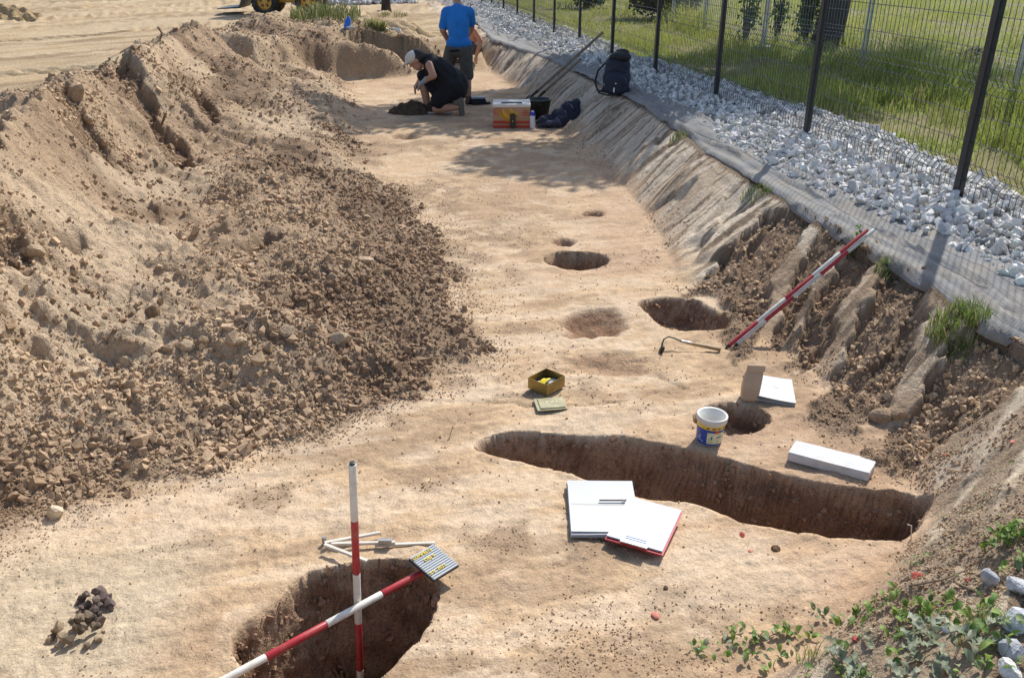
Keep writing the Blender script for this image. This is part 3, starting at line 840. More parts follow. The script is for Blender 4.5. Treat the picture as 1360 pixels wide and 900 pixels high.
stone_heap(124, 808, 24, 24, [(.16, .12, .105), (.12, .09, .08), (.21, .16, .14)], 'darker heap of small crumbs behind the pebble heap', 32)

# ------------------------------------------------------------------ gravel strip
M_ROCK = attr_mat('limestone_gravel', layers=((25, .18), (140, .14)), bumps=((60, .3, .006),), rough=.85, spec=.3)
rock_protos = [hull_mesh('rock_proto%d' % i, 9 + i % 4, 700 + i, (1, .78, .62)) for i in range(10)]
def gravel():
    pts = []
    N = 160000
    y = np.exp(rng.uniform(math.log(2.2), math.log(40), N)); x = rng.uniform(-.35, .95, N) * (y + .3) 
    gin = interp(y, GRAVEL_IN); gout = interp(y, GRAVEL_OUT)
    wob = (fbm(x * 3, y * 3, 3, 55) - .5) * .35
    inside = (x > gin + wob * .4 + .09) & (x < gout + .12 + wob)
    # thin out to a constant cover per square metre
    dens = np.minimum(1, (y / 7.5) ** 2.0 + .05)
    k = inside & (rng.random(N) < dens) & (np.abs(x) < .72 * y + .6)
    x, y = x[k], y[k]
    n = len(x)
    S = rng.uniform(.017, .042, n) * np.where(y > 12, 1.25, 1.0)
    S = np.where(rng.random(n) < .15, S * 1.35, S)
    layer = rng.random(n)
    z = terrain(x, y)[0] + S * .25 + layer * .03
    P = np.stack([x, y, z], 1)
    base = np.array([.77, .735, .675]); c = base * rng.uniform(.58, 1.1, (n, 1)) + rng.normal(0, .012, (n, 3))
    dark = rng.random(n) < .08; c[dark] *= np.array([.62, .66, .74])
    return P, S, np.clip(c, .12, .8)
GP, GS, GC = gravel()
vis = GS / np.hypot(GP[:, 0], GP[:, 1]) * ((np.abs(GP[:, 0]) < .58 * GP[:, 1]) & (GP[:, 1] > 2.5)) * (.3 + GP[:, 2])
order = np.argsort(-vis); big = order[:300]; rest = order[300:]
o = scatter('gravel', rock_protos, GP[rest], GS[rest], M_ROCK, GC[rest])
tag(o, 'crushed white limestone gravel filling the strip under the fence', 'gravel', kind='stuff')
rock_tones = [mat('rock_tone_%d' % i, t, .85, var=.18, scale=25, bump=.3, bscale=60, spec=.3) for i, t in enumerate([(.75, .72, .67), (.67, .645, .61), (.56, .545, .53), (.78, .75, .70), (.48, .475, .475)])]
rock_meshes = [hull_mesh('limestone_rock', 10 + i % 5, 800 + i, (1, .78, .62), rock_tones[i % 5]) for i in range(20)]
for i in big:
    o = link(bpy.data.objects.new('limestone_rock', random.choice(rock_meshes)))
    s = GS[i] * 1.1
    o.location = GP[i] + np.array([0, 0, .012]); o.scale = (s, s, s); o.rotation_euler = [random.uniform(0, 6.28) for _ in range(3)]
    tag(o, 'fist-sized angular limestone rock in the nearest stretch of gravel by the fence', 'rock', 'nearest limestone rocks of the gravel strip')
print('gravel', len(GP))

# ------------------------------------------------------------------ geotextile under the gravel
def weave_mat():
    m = mat('geotextile', (.225, .22, .21), .95, var=.18, scale=9, bump=0, dirt=(.36, .29, .2), dirt_amt=.45)
    n = m.node_tree.nodes; l = m.node_tree.links
    uv = n.new('ShaderNodeAttribute'); uv.attribute_name = 'weave'
    sep = n.new('ShaderNodeSeparateXYZ'); l.new(uv.outputs['Vector'], sep.inputs[0])
    outs = []
    for i, k in ((0, 420.0), (1, 380.0)):
        mu = n.new('ShaderNodeMath'); mu.operation = 'MULTIPLY'; mu.inputs[1].default_value = k; l.new(sep.outputs[i], mu.inputs[0])
        si = n.new('ShaderNodeMath'); si.operation = 'SINE'; l.new(mu.outputs[0], si.inputs[0]); outs.append(si.outputs[0])
    mx = n.new('ShaderNodeMath'); mx.operation = 'MAXIMUM'; l.new(outs[0], mx.inputs[0]); l.new(outs[1], mx.inputs[1])
    bp = n.new('ShaderNodeBump'); bp.inputs['Strength'].default_value = .35; bp.inputs['Distance'].default_value = .0025
    l.new(mx.outputs[0], bp.inputs['Height']); l.new(bp.outputs[0], n['Principled BSDF'].inputs['Normal'])
    return m
M_GEO = weave_mat()
def geotextile():
    ys = np.concatenate([np.linspace(2.3, 7, 260), np.linspace(7.03, 21, 260)]); K = 26
    t = np.linspace(0, 1, K)
    V = []; Wv = []
    for yv in ys:
        xe = float(interp(yv, TOP)) + (fbm(np.array([yv * 1.3]), np.array([.5]), 3, 410)[0] - .5) * .14 + (fbm(np.array([yv * 6.]), np.array([.5]), 2, 411)[0] - .5) * .05
        xi = float(interp(yv, GRAVEL_IN)) + .22
        V.append(np.stack([xe + (xi - xe) * t, np.full(K, yv), np.zeros(K)], 1)); Wv.append(np.stack([xe + (xi - xe) * t, np.full(K, yv), np.zeros(K)], 1))
    V = np.concatenate(V); Wv = np.concatenate(Wv)
    x, y = V[:, 0], V[:, 1]; tt = np.tile(t, len(ys))
    base = terrain(x, y, False)[0]
    base2 = np.maximum(base, G - .03)
    wr = (fbm(x * 2 + y * 1.5, y * 1.2 - x * 3, 4, 420) - .45) * .05
    d = x - interp(y, TOP)
    # long folds running with the strip
    fold = sum(.034 * a * np.exp(-((d - c - .16 * (fbm(y * .9, y * 0 + k, 2, 430 + k) - .5)) / .013) ** 2) * sstep(.42, .55, fbm(y * .7, y * 0 + 3 * k, 2, 440 + k)) for k, (a, c) in enumerate([(1, .13), (.8, .22), (1, .30), (.6, .06)]))
    z = base2 + .020 + np.maximum(wr, 0) + fold - .03 * sstep(.1, 0, tt) - .02 * sstep(.85, 1, tt) * 0
    V[:, 2] = z
    n = len(ys); idx = np.arange(n * K).reshape(n, K)
    Q = np.stack([idx[:-1, :-1], idx[:-1, 1:], idx[1:, 1:], idx[1:, :-1]], -1).reshape(-1, 4)
    o = mesh_np('geotextile_sheet', V, Q, M_GEO, smooth=True)
    a = o.data.attributes.new('weave', 'FLOAT_VECTOR', 'POINT'); a.data.foreach_set('vector', Wv.astype(np.float32).ravel())
    so_ = o.modifiers.new('thickness', 'SOLIDIFY'); so_.thickness = .006; so_.offset = 1
    tag(o, 'wrinkled grey geotextile sheet along the lip of the trench wall', 'geotextile')
geotextile()

# ------------------------------------------------------------------ panel fence
M_ANTH = mat('anthracite_coating', (.018, .021, .025), .45, var=.2, scale=30, spec=.5)
M_WIRE = mat('anthracite_wire', (.03, .034, .038), .35, spec=.6)
M_BOLT = mat('zinc_bolt', (.6, .6, .58), .35, metal=.8)
M_GALV = mat('galvanised_steel', (.42, .45, .48), .45, metal=.6, var=.2, scale=15)
M_CONC = mat('concrete_foot', (.42, .40, .36), .9, var=.2, scale=20, bump=.4, bscale=60)

def wire_panel(name, length, height, m, parent, loc, rz, step=.05, r=.0024, z0=.05, folds=(.22, .74, 1.34), rows=None):
    """welded wire panel: upright wires bent in V folds, doubled cross wires at the folds"""
    V = []; Fc = []
    def wire(pts, rr):
        b = len(V)
        for i, p in enumerate(pts):
            d = np.array(pts[min(i + 1, len(pts) - 1)]) - np.array(pts[max(i - 1, 0)]); d = d / np.linalg.norm(d)
            a = np.array([0, 1, 0]) if abs(d[1]) < .9 else np.array([0, 0, 1])
            a = a - d * a.dot(d); a = a / np.linalg.norm(a); c = np.cross(d, a)
            for k in range(3):
                t = 2 * math.pi * k / 3
                V.append(np.array(p) + (a * math.cos(t) + c * math.sin(t)) * rr)
        for i in range(len(pts) - 1):
            for k in range(3):
                Fc.append((b + i * 3 + k, b + i * 3 + (k + 1) % 3, b + i * 3 + 3 + (k + 1) % 3, b + i * 3 + 3 + k))
    prof = [(0, z0)]
    for f in folds:
        prof += [(0, f - .05), (-.035, f), (0, f + .05)]
    prof.append((0, height))
    n = int(length / step)
    for i in range(n + 1):
        wire([((i + .5 - n / 2 - .5) * step + length / 2, a, z) for a, z in prof], r)
    rows = rows or []
    for f in folds: rows = rows + [(0, f - .05), (-.035, f), (0, f + .05)]
    for a, z in rows + [(0, z0 + .02), (0, height - .03)]:
        wire([(0, a - .005, z), (length, a - .005, z)], r * 1.25)
    o = mesh_np(name, np.array(V), np.array(Fc), m, parent)
    o.location = loc; o.rotation_euler = (0, 0, rz)
    return o

FP0 = U(1267, 278, G); FD = Vector((-213.0, 1130 * CS + 520 * SN, 0)).normalized(); FSP = 2.0
fence = empty('panel_fence', (FP0.x, FP0.y, G)); tag(fence, 'dark anthracite wire panel fence on posts standing in the white gravel', 'fence')
frz = math.atan2(FD.y, FD.x)
first_panel = None
post_me = None
for i in range(-2, 16):
    p = FD * (FSP * i)
    zg = gz(FP0.x + p.x, FP0.y + p.y) - G
    bm = bmesh.new(); bx(bm, (0, 0, .85), (.06, .04, 2.0)); post = None
    if post_me is None:
        post = obj('post', bm, M_ANTH, fence, bevel=.004); post_me = post.data
    else:
        bm.free(); post = link(bpy.data.objects.new('post', post_me), fence)
    post.location = (p.x, p.y, -.02); post.rotation_euler = (0, 0, frz)
    for k, bz in enumerate((.22, .52, .80, 1.1, 1.4)):
        if i > 9: break
        b = box('bolt', (.012, -.026, bz), (.022, .016, .016), M_BOLT, post, bevel=.003) if i == -2 else link(bpy.data.objects.new('bolt', BOLTS[k]), post)
        if i == -2:
            if k == 0: BOLTS = []
            BOLTS.append(b.data)
    q = p + Vector((0, 0, .03))
    if first_panel is None:
        first_panel = wire_panel('wire_panel', FSP, 1.7, M_WIRE, fence, q, frz, rows=[(0, .40), (0, .56), (0, .94), (0, 1.12)])
    else:
        o = link(bpy.data.objects.new('wire_panel', first_panel.data), fence); o.location = q; o.rotation_euler = (0, 0, frz)

# ---- temporary galvanised fence further back
tf = empty('site_fence', tuple(U(1143, 95, G))); tag(tf, 'silver galvanised site fence on twin tube posts in the grass behind the dark fence', 'fence')
o0 = Vector(tf.location)
tp = [U(1470, 205, G), U(1340, 150, G), U(1143, 95, G), U(1012, 72, G), U(935, 44, G), U(893, 30, G)]
for i, p in enumerate(tp):
    q = p - o0
    for s in (-.022, .022):
        post = tube_obj('post_tube', [(q.x + s, q.y, -.02), (q.x + s * 1.0, q.y, 1.9)], .017, M_GALV, tf, 8)
    if i in (2,): continue
    bm = bmesh.new(); bx(bm, (q.x, q.y, .05), (.30, .20, .14)); obj('concrete_foot', bm, M_CONC, tf, bevel=.02)
for a, b in zip(tp[:-1], tp[1:]):
    d = b - a
    wire_panel('wire_panel', d.length, 1.85, M_GALV, tf, a - o0, math.atan2(d.y, d.x), step=.06, r=.002, folds=(.45, 1.2), rows=[(0, .25), (0, .75), (0, 1.0)])

# ------------------------------------------------------------------ grass
M_GRASS = attr_mat('grass_blades', layers=(), bumps=(), rough=.6, trans=.35, spec=.3)
def blades(x, y, z, hgt, wid, col, r, lean=.5):
    n = len(x); a = r.uniform(0, 2 * math.pi, n); la = r.uniform(0, 2 * math.pi, n); le = r.uniform(.1, 1, n) * lean
    dx, dy = np.cos(a) * wid, np.sin(a) * wid
    lx, ly = np.cos(la) * le * hgt, np.sin(la) * le * hgt
    V = np.zeros((n, 5, 3))
    V[:, 0] = np.stack([x - dx, y - dy, z - .01], 1); V[:, 1] = np.stack([x + dx, y + dy, z - .01], 1)
    V[:, 2] = np.stack([x - dx * .7 + lx * .35, y - dy * .7 + ly * .35, z + hgt * .6], 1); V[:, 3] = np.stack([x + dx * .7 + lx * .35, y + dy * .7 + ly * .35, z + hgt * .6], 1)
    V[:, 4] = np.stack([x + lx, y + ly, z + hgt * (1 - .25 * le)], 1)
    b = np.arange(n)[:, None] * 5
    T = np.concatenate([b + np.array([[0, 1, 3]]), b + np.array([[0, 3, 2]]), b + np.array([[2, 3, 4]])], 0)
    return V.reshape(-1, 3), T, np.repeat(col, 5, 0)

def lawn():
    N = 420000
    y = np.exp(rng.uniform(math.log(3.2), math.log(60), N)); x = rng.uniform(-.25, .85, N) * (y + .3)
    gout = interp(y, GRAVEL_OUT)
    patch = fbm(x * 1.4, y * 1.4, 4, 370); tall = fbm(x * .9 + 7, y * .9, 3, 375)
    k = (x > gout + .02) & (rng.random(N) < (.25 + .75 * sstep(.62, .42, patch)) * .62)
    x, y = x[k], y[k]; patch, tall = patch[k], tall[k]; n = len(x)
    z = terrain(x, y)[0]
    hg = rng.uniform(.03, .08, n) * (1 + 1.8 * sstep(.45, .65, tall)) * (1 + .3 * (y > 9))
    # the strip under the silver fence is left unmown
    near_tf = np.full(n, 9.0)
    for a, b in zip(tp[:-1], tp[1:]):
        e = np.array([b.x - a.x, b.y - a.y]); L = e @ e
        t = np.clip(((x - a.x) * e[0] + (y - a.y) * e[1]) / L, 0, 1)
        near_tf = np.minimum(near_tf, np.hypot(x - a.x - t * e[0], y - a.y - t * e[1]))
    hg = hg * (1 + 1.5 * sstep(.8, .1, near_tf))
    wid = .0016 + .0007 * y ** .75
    c = np.array([.34, .40, .08]) * rng.uniform(.6, 1.3, (n, 1))
    dry = rng.random(n) < (.14 + .4 * sstep(.5, .68, patch)); c[dry] = np.array([.42, .37, .17]) * rng.uniform(.7, 1.2, (dry.sum(), 1))
    c = lerp(c, (.50, .50, .14), sstep(10, 20, y) * .7)
    V, T, Cc = blades(x, y, z, hg, wid, c, rng, .9)
    o = mesh_np('meadow_grass', V, T, M_GRASS, color=Cc)
    tag(o, 'rough green meadow grass beyond the gravel strip', 'grass', kind='stuff'); print('grass', n)
lawn()

def tuft(px, py, zg, w_px, h, n, col, label, name='grass_tuft', lean=.9, wid=.004, spread_y=1.0):
    p = hit(px, py)
    R = w_px / F * math.hypot(p.y, CH) / 2
    r = np.random.default_rng(int(px * 7 + py))
    a = r.uniform(0, 6.28, n); q = R * np.sqrt(r.random(n))
    x = p.x + q * np.cos(a); y = p.y + q * np.sin(a) * spread_y; z = gh(x, y)
    c = np.array(col) * r.uniform(.6, 1.35, (n, 1)); dry = r.random(n) < .2; c[dry] = np.array([.36, .31, .15])
    V, T, Cc = blades(x, y, z, r.uniform(.5, 1.1, n) * h, np.full(n, wid), c, r, lean)
    V = V - np.array([p.x, p.y, p.z])
    o = mesh_np(name, V, T, M_GRASS, color=Cc); o.location = p
    return tag(o, label, 'grass')
tuft(1272, 428, .36, 70, .085, 420, (.20, .27, .06), 'bright green grass tuft on the lip above the right-hand scoop', wid=.0028)
tuft(1262, 480, .2, 40, .05, 70, (.17, .24, .05), 'small grass tuft hanging below the lip above the right-hand scoop', wid=.0025)
tuft(1178, 366, .36, 34, .045, 150, (.18, .25, .06), 'short grass tuft on the trench lip just right of the leaning poles', wid=.0025)
tuft(1006, 256, .36, 40, .05, 160, (.17, .24, .05), 'low green tuft at the edge of the geotextile, middle of the trench wall', wid=.003)
tuft(905, 180, .36, 30, .06, 90, (.22, .27, .09), 'sparse dry tuft on the wall lip below the backpack', wid=.004)
tuft(1195, 138, .4, 50, .20, 160, (.30, .36, .06), 'tall bright yellow-green grass tuft just behind the dark fence', lean=.5, wid=.006)
tuft(1130, 140, .4, 40, .13, 120, (.26, .32, .06), 'yellow-green grass tuft beside the second dark fence post', lean=.6, wid=.006)
tuft(500, 40, .7, 26, .22, 200, (.27, .28, .10), 'pale tuft of grass drooping over the far topsoil mound', lean=1.3, wid=.008, spread_y=.3)
tuft(432, 22, .8, 90, .30, 500, (.16, .19, .07), 'wide green weedy tuft on top of the far topsoil mound', lean=.8, wid=.012)
tuft(520, 22, .7, 40, .14, 120, (.22, .21, .09), 'short dry tuft by the dark stump on the far mound', lean=.9, wid=.008)

# ------------------------------------------------------------------ leafy plants
M_LEAF = attr_mat('leaf_green', layers=((30, .2),), bumps=((60, .3, .003),), rough=.5, trans=.3, spec=.4)
def leaf_mesh(name, col, length=1.0, width=.5, jag=0.0, nseg=5, curl=.25, seed=0, rip=0.0):
    r = random.Random(seed); V = []; Fc = []
    for i in range(nseg + 1):
        t = i / nseg
        w_ = width / 2 * math.sin(math.pi * min(1, t * .9 + .08)) ** .8
        if jag: w_ *= 1 + jag * (1 if i % 2 else -1) * (.6 + .4 * r.random())
        z = curl * math.sin(t * 2.2) - .1 * t + rip * .5 * math.sin(t * 9 + seed); bend = rip * 1.6 * math.sin(t * 2.6 + seed * 2)
        V += [(t * length, bend - w_, z + w_ * .35 + rip * r.uniform(-1, 1)), (t * length, bend, z), (t * length, bend + w_ * r.uniform(1 - rip * 3, 1), z + w_ * .35 + rip * r.uniform(-1, 1))]
    for i in range(nseg):
        b = i * 3
        Fc += [(b, b + 1, b + 4, b + 3), (b + 1, b + 2, b + 5, b + 4)]
    me = bpy.data.meshes.new(name); me.from_pydata(V, [], Fc); me.materials.append(M_LEAF)
    a = me.color_attributes.new('soil', 'FLOAT_COLOR', 'POINT')
    a.data.foreach_set('color', np.tile(np.array([*col, 1], np.float32), len(V)))
    for p in me.polygons: p.use_smooth = True
    return me
LEAF_G = [leaf_mesh('leaf', c, 1, w_, 0, 4, .3, i) for i, (c, w_) in enumerate([((.13, .24, .035), .62), ((.20, .32, .05), .55), ((.10, .18, .03), .7), ((.26, .36, .08), .6)])]
LEAF_P = [leaf_mesh('leaf', c, 1, w_, 0, 4, .25, i + 9) for i, (c, w_) in enumerate([((.22, .28, .14), .6), ((.30, .34, .20), .55), ((.16, .22, .09), .6)])]
LEAF_T = [leaf_mesh('leaf', c, 1, w_, .42, 12, .10, i + 20, .10) for i, (c, w_) in enumerate([((.29, .33, .23), .30), ((.23, .27, .17), .34), ((.36, .38, .28), .26), ((.30, .30, .19), .28)])]
M_STEM = mat('plant_stem', (.16, .2, .06), .6)
def plant(px, py, zg, w_px, n, leaves, size, label, name='weed_plant', up=.5, seed=1, cat='plant', stem=True, sy=.6, flat=False):
    p = hit(px, py)
    R = w_px / F * math.hypot(p.y, CH) / 2; r = random.Random(seed)
    root = empty(name, tuple(p)); tag(root, label, cat)
    for i in range(n):
        a = r.uniform(0, 6.28); q = R * math.sqrt(r.random()); x, y = q * math.cos(a), q * math.sin(a) * sy
        z = gz(p.x + x, p.y + y) - p.z
        o = link(bpy.data.objects.new('leaf', r.choice(leaves)), root); s = size * r.uniform(.6, 1.2)
        lift = r.uniform(.0, up) * size
        o.location = (x, y, z + lift + .004); o.scale = (s, s, s)
        o.rotation_euler = (r.uniform(-.5, .5), -r.uniform(-.1, .25 if flat else .9), r.uniform(0, 6.28))
        if stem and i % 3 == 0 and lift > .008:
            tube_obj('stem', [(x * .8, y * .8, z - .005), (x, y, z + lift + .005)], .0013, M_STEM, root, 5)
    return root
plant(985, 848, .12, 60, 26, LEAF_G + LEAF_P, .026, 'low clover-like weed at the left end of the near bank', seed=1)
plant(1050, 845, .18, 55, 26, LEAF_G + LEAF_P, .028, 'leafy green weed left of the clay rib on the near bank', seed=2)
plant(1020, 880, .16, 80, 22, LEAF_P + LEAF_G, .024, 'pale sparse weed at the bottom edge of the near bank', seed=3)
plant(1090, 820, .18, 45, 12, LEAF_P, .024, 'small greyish weed just above the clay rib of the near bank', seed=4)
plant(1150, 815, .28, 70, 34, LEAF_G, .026, 'row of bright round leaves left part of the near bank', seed=5)
plant(1225, 812, .3, 70, 36, LEAF_G, .028, 'row of bright round leaves right part of the near bank', seed=6)
plant(1222, 744, .24, 26, 8, LEAF_G, .02, 'tiny green seedling next to the red sherd on the slope', seed=7)
plant(1336, 722, .36, 60, 42, LEAF_G, .034, 'bushy bright green weed at the right margin of the near bank', up=1.6, seed=8)
plant(1350, 752, .38, 50, 20, LEAF_G + LEAF_P, .034, 'broad-leaved weed below the bushy one at the right margin', seed=9)
plant(1318, 848, .4, 55, 26, LEAF_P + LEAF_G, .034, 'pale leafy weed beside the large rock at the right margin', up=1.0, seed=10)
plant(1150, 842, .25, 60, 4, LEAF_T, .075, 'few grey wilted toothed leaves lying apart on the near bank', name='wilted_leaves', seed=11, stem=False, up=.1, flat=True)
plant(1180, 868, .3, 100, 15, LEAF_T, .085, 'grey-green wilted thistle leaves left in the bottom right', name='wilted_leaves', seed=12, stem=False, up=.25, flat=True)
plant(1255, 868, .36, 120, 15, LEAF_T, .10, 'long grey-green wilted thistle leaves right in the bottom right', name='wilted_leaves', seed=13, stem=False, up=.2, flat=True)
plant(1205, 893, .34, 110, 10, LEAF_T, .08, 'grey wilted leaves cut by the bottom edge of the picture', name='wilted_leaves', seed=14, stem=False, up=.2, flat=True)
plant(1136, 330, .36, 14, 22, LEAF_G, .035, 'small upright green weed behind the tips of the leaning poles', up=3.0, seed=15)
plant(1092, 120, .4, 14, 16, LEAF_G, .06, 'single yellow-green weed stalk beside the second fence post', up=3.5, seed=16)
plant(1170, 885, .32, 50, 10, LEAF_G, .03, 'dark green leaves between the wilted thistle leaves', seed=17)
plant(1100, 890, .24, 60, 14, LEAF_G + LEAF_P, .026, 'low weed on the clay rib at the bottom edge', seed=18)
for (px, py, h, s) in [(1075, 875, .05, 1), (1300, 830, .06, 2), (1285, 850, .05, 3)]:
    tuft(px, py, .25, 26, h * 1.3, 26, (.24, .30, .08), ['thin grass blades on the clay rib of the near bank', 'thin grass blades by the right weed of the near bank', 'fallen grass stalks over the wilted leaves'][s - 1], lean=1.0, wid=.0016)

plant(945, 868, .08, 60, 16, LEAF_G + LEAF_P, .024, 'scattered small weed leaves left of the clover-like weed', seed=41)
plant(1195, 838, .3, 60, 16, LEAF_G, .026, 'green weed leaves just above the wilted thistle leaves', seed=42)
plant(1285, 822, .36, 60, 20, LEAF_G, .028, 'green weed between the leaf row and the right-hand weed', up=.8, seed=43)
plant(1120, 858, .22, 50, 14, LEAF_G + LEAF_P, .024, 'small leafy weed right of the clay rib on the near bank', seed=44)
plant(1310, 885, .4, 70, 18, LEAF_G + LEAF_P, .03, 'leafy weed left of the corner rock at the bottom edge', up=.8, seed=45)
def litter():
    n0 = 2600; x = rng.uniform(.5, 1.9, n0); y = rng.uniform(1.35, 2.7, n0)
    h, M = terrain(x, y); k = ((M['s'] > .12) & (M['clay'] < .4) & (rng.random(n0) < .2 + .8 * sstep(.45, .62, fbm(x * 6, y * 6, 3, 480))))
    x, y, z = x[k], y[k], h[k]; n = len(x); R = rot_mats(n, rng, .45); s_ = rng.uniform(.006, .022, n)
    q = np.array([[0, 0, 0], [.5, -.28, .12], [1, 0, -.02], [.5, .28, .1]])
    V = np.einsum('nij,vj->nvi', R, q) * s_[:, None, None] + np.stack([x, y, z + .004], 1)[:, None]
    pal = np.array([(.30, .20, .11), (.42, .34, .22), (.20, .13, .08), (.24, .30, .08), (.36, .38, .24), (.15, .2, .05)])
    c = pal[rng.integers(0, len(pal), n)] * rng.uniform(.7, 1.2, (n, 1))
    o = mesh_np('leaf_litter', V.reshape(-1, 3), np.arange(n * 4).reshape(n, 4), M_LEAF, color=np.repeat(c, 4, 0))
    tag(o, 'dry leaf and stalk litter on the dark soil of the near bank', 'leaf litter', kind='stuff')
litter()

# ------------------------------------------------------------------ trees and bushes
M_BARK = mat('bark', (.045, .036, .03), .95, var=.4, scale=9, bump=1.0, bscale=22)
def leaf_cloud(name, centers, n, size, cols, parent, seed, off=(0, 0, 0)):
    r = np.random.default_rng(seed)
    cen = np.array([c[:3] for c in centers]); rad = np.array([c[3:] if len(c) > 4 else [c[3]] * 3 for c in centers])
    wgt = rad.prod(1); which = r.choice(len(cen), n, p=wgt / wgt.sum())
    d = r.normal(0, 1, (n, 3)); d /= np.linalg.norm(d, axis=1)[:, None]
    P = cen[which] + d * rad[which] * (r.random((n, 1)) ** .45)
    R = rot_mats(n, r, 1.4); s = size * r.uniform(.6, 1.3, n)
    q = np.array([[0, 0, 0], [.5, -.32, .08], [1, 0, -.05], [.5, .32, .08]])
    V = np.einsum('nij,vj->nvi', R, q) * s[:, None, None] + P[:, None]
    T = np.arange(n * 4).reshape(n, 4)
    c = np.array(cols)[r.integers(0, len(cols), n)] * r.uniform(.7, 1.3, (n, 1))
    return mesh_np(name, V.reshape(-1, 3) - np.array(off), T, M_LEAF, parent, color=np.repeat(c, 4, 0))
GREENS = [(.06, .11, .025), (.08, .14, .03), (.05, .09, .02), (.10, .16, .035)]
tb = U(1098, 64, G); tree = empty('walnut_tree', (tb.x, tb.y, G - .02)); tree.name = 'broadleaf_tree'
tag(tree, 'thick dark trunk of a broadleaf tree behind the silver fence', 'tree')
bm = bmesh.new()
tube(bm, [(0, 0, -.1), (.0, 0, .25), (.10, .02, 1.2), (.20, .05, 2.4), (.25, .1, 3.4)], [.34, .24, .21, .20, .18], 18)
limbs = []
rr = random.Random(5)
for k in range(9):
    a = k * .7 + rr.uniform(-.2, .2); L = rr.uniform(1.8, 3.0); z0 = rr.uniform(2.2, 3.3)
    e = Vector((.2 + L * math.cos(a), .1 + L * .8 * math.sin(a), z0 + rr.uniform(.7, 2.2)))
    tube(bm, [(.2, .05, z0), Vector((.2, .05, z0)).lerp(e, .5) + Vector((0, 0, .25)), e], [.11, .07, .03], 7); limbs.append(e)
# low drooping bough towards the dark fence
bt = U(1335, -12, 1.36) - Vector(tree.location); bt2 = U(1215, -6, 1.3) - Vector(tree.location)
bt = Vector((bt.x, bt.y, bt.z)); mid = Vector((bt.x * .6, bt.y * .6, 2.6))
tube(bm, [(.2, .05, 2.6), mid, bt + Vector((0, .2, .45)), bt + Vector((0, 0, .12))], [.09, .05, .025, .008], 7)
obj('trunk', bm, M_BARK, tree, smooth=True)
cl = [(e.x, e.y, e.z + .1, .8, .7, .5) for e in limbs]
for k in range(46):
    a = rr.uniform(0, 6.28); q = math.sqrt(rr.random())
    cl.append((-1.6 + 3.3 * q * math.cos(a), -.35 + 2.3 * q * math.sin(a), 4.5 + rr.uniform(-.6, .8), .75, .65, .45))
leaf_cloud('crown', cl, 46000, .14, GREENS, tree, 3)
leaf_cloud('low_bough_leaves', [(bt.x, bt.y, bt.z + .10, .28, .2, .13), (bt.x + .35, bt.y, bt.z + .14, .3, .2, .14), (bt.x - .62, bt.y + .1, bt.z + .24, .14, .12, .1), (bt.x - .2, bt.y + .2, bt.z + .35, .35, .3, .2)], 700, .09, GREENS + [(.16, .22, .05)], tree, 4)

def bush(px, py, w_px, h_px, label, n, seed, cols=GREENS, size=.07, zg=G):
    p = U(px, py, zg); d = math.sqrt(p.x ** 2 + p.y ** 2 + CH ** 2)
    R = w_px / F * d / 2; Hh = h_px / F * d
    root = empty('bush', tuple(p)); tag(root, label, 'bush'); r = random.Random(seed)
    bm = bmesh.new(); cen = []
    for k in range(9):
        a = r.uniform(0, 6.28); q = R * .7 * math.sqrt(r.random()); e = Vector((q * math.cos(a), q * math.sin(a) * .8, Hh * r.uniform(.3, .95)))
        tube(bm, [(0, 0, -.05), e * .5 + Vector((0, 0, .05)), e], [.02, .014, .006], 5)
        cen.append((e.x, e.y, e.z, R * .42, R * .42, Hh * .22))
    cen += [(0, 0, Hh * .35, R * .7, R * .6, Hh * .32)]
    obj('stem', bm, M_BARK, root)
    leaf_cloud('foliage', cen, n, size, cols, root, seed)
bush(1068, 58, 46, 75, 'dark ivy-like bush against the left side of the tree trunk', 1500, 21)
bush(988, 60, 34, 90, 'slim dark leafy bush behind the silver post', 420, 22)
bush(1030, 58, 36, 80, 'leafy bush between the silver post and the tree trunk', 420, 24)
bush(880, 26, 130, 60, 'wide brownish bush far behind the dark fence, top of the picture', 2600, 23, [(.09, .10, .04), (.12, .10, .05), (.07, .09, .03)], .14)
bush(780, 12, 70, 50, 'green bush at the far end of the meadow', 1400, 25, [(.12, .15, .045), (.09, .12, .035)], .16)
bush(1285, 84, 60, 16, 'low dry weeds under the silver fence, middle', 500, 28, [(.15, .15, .07), (.20, .17, .10)], .05)

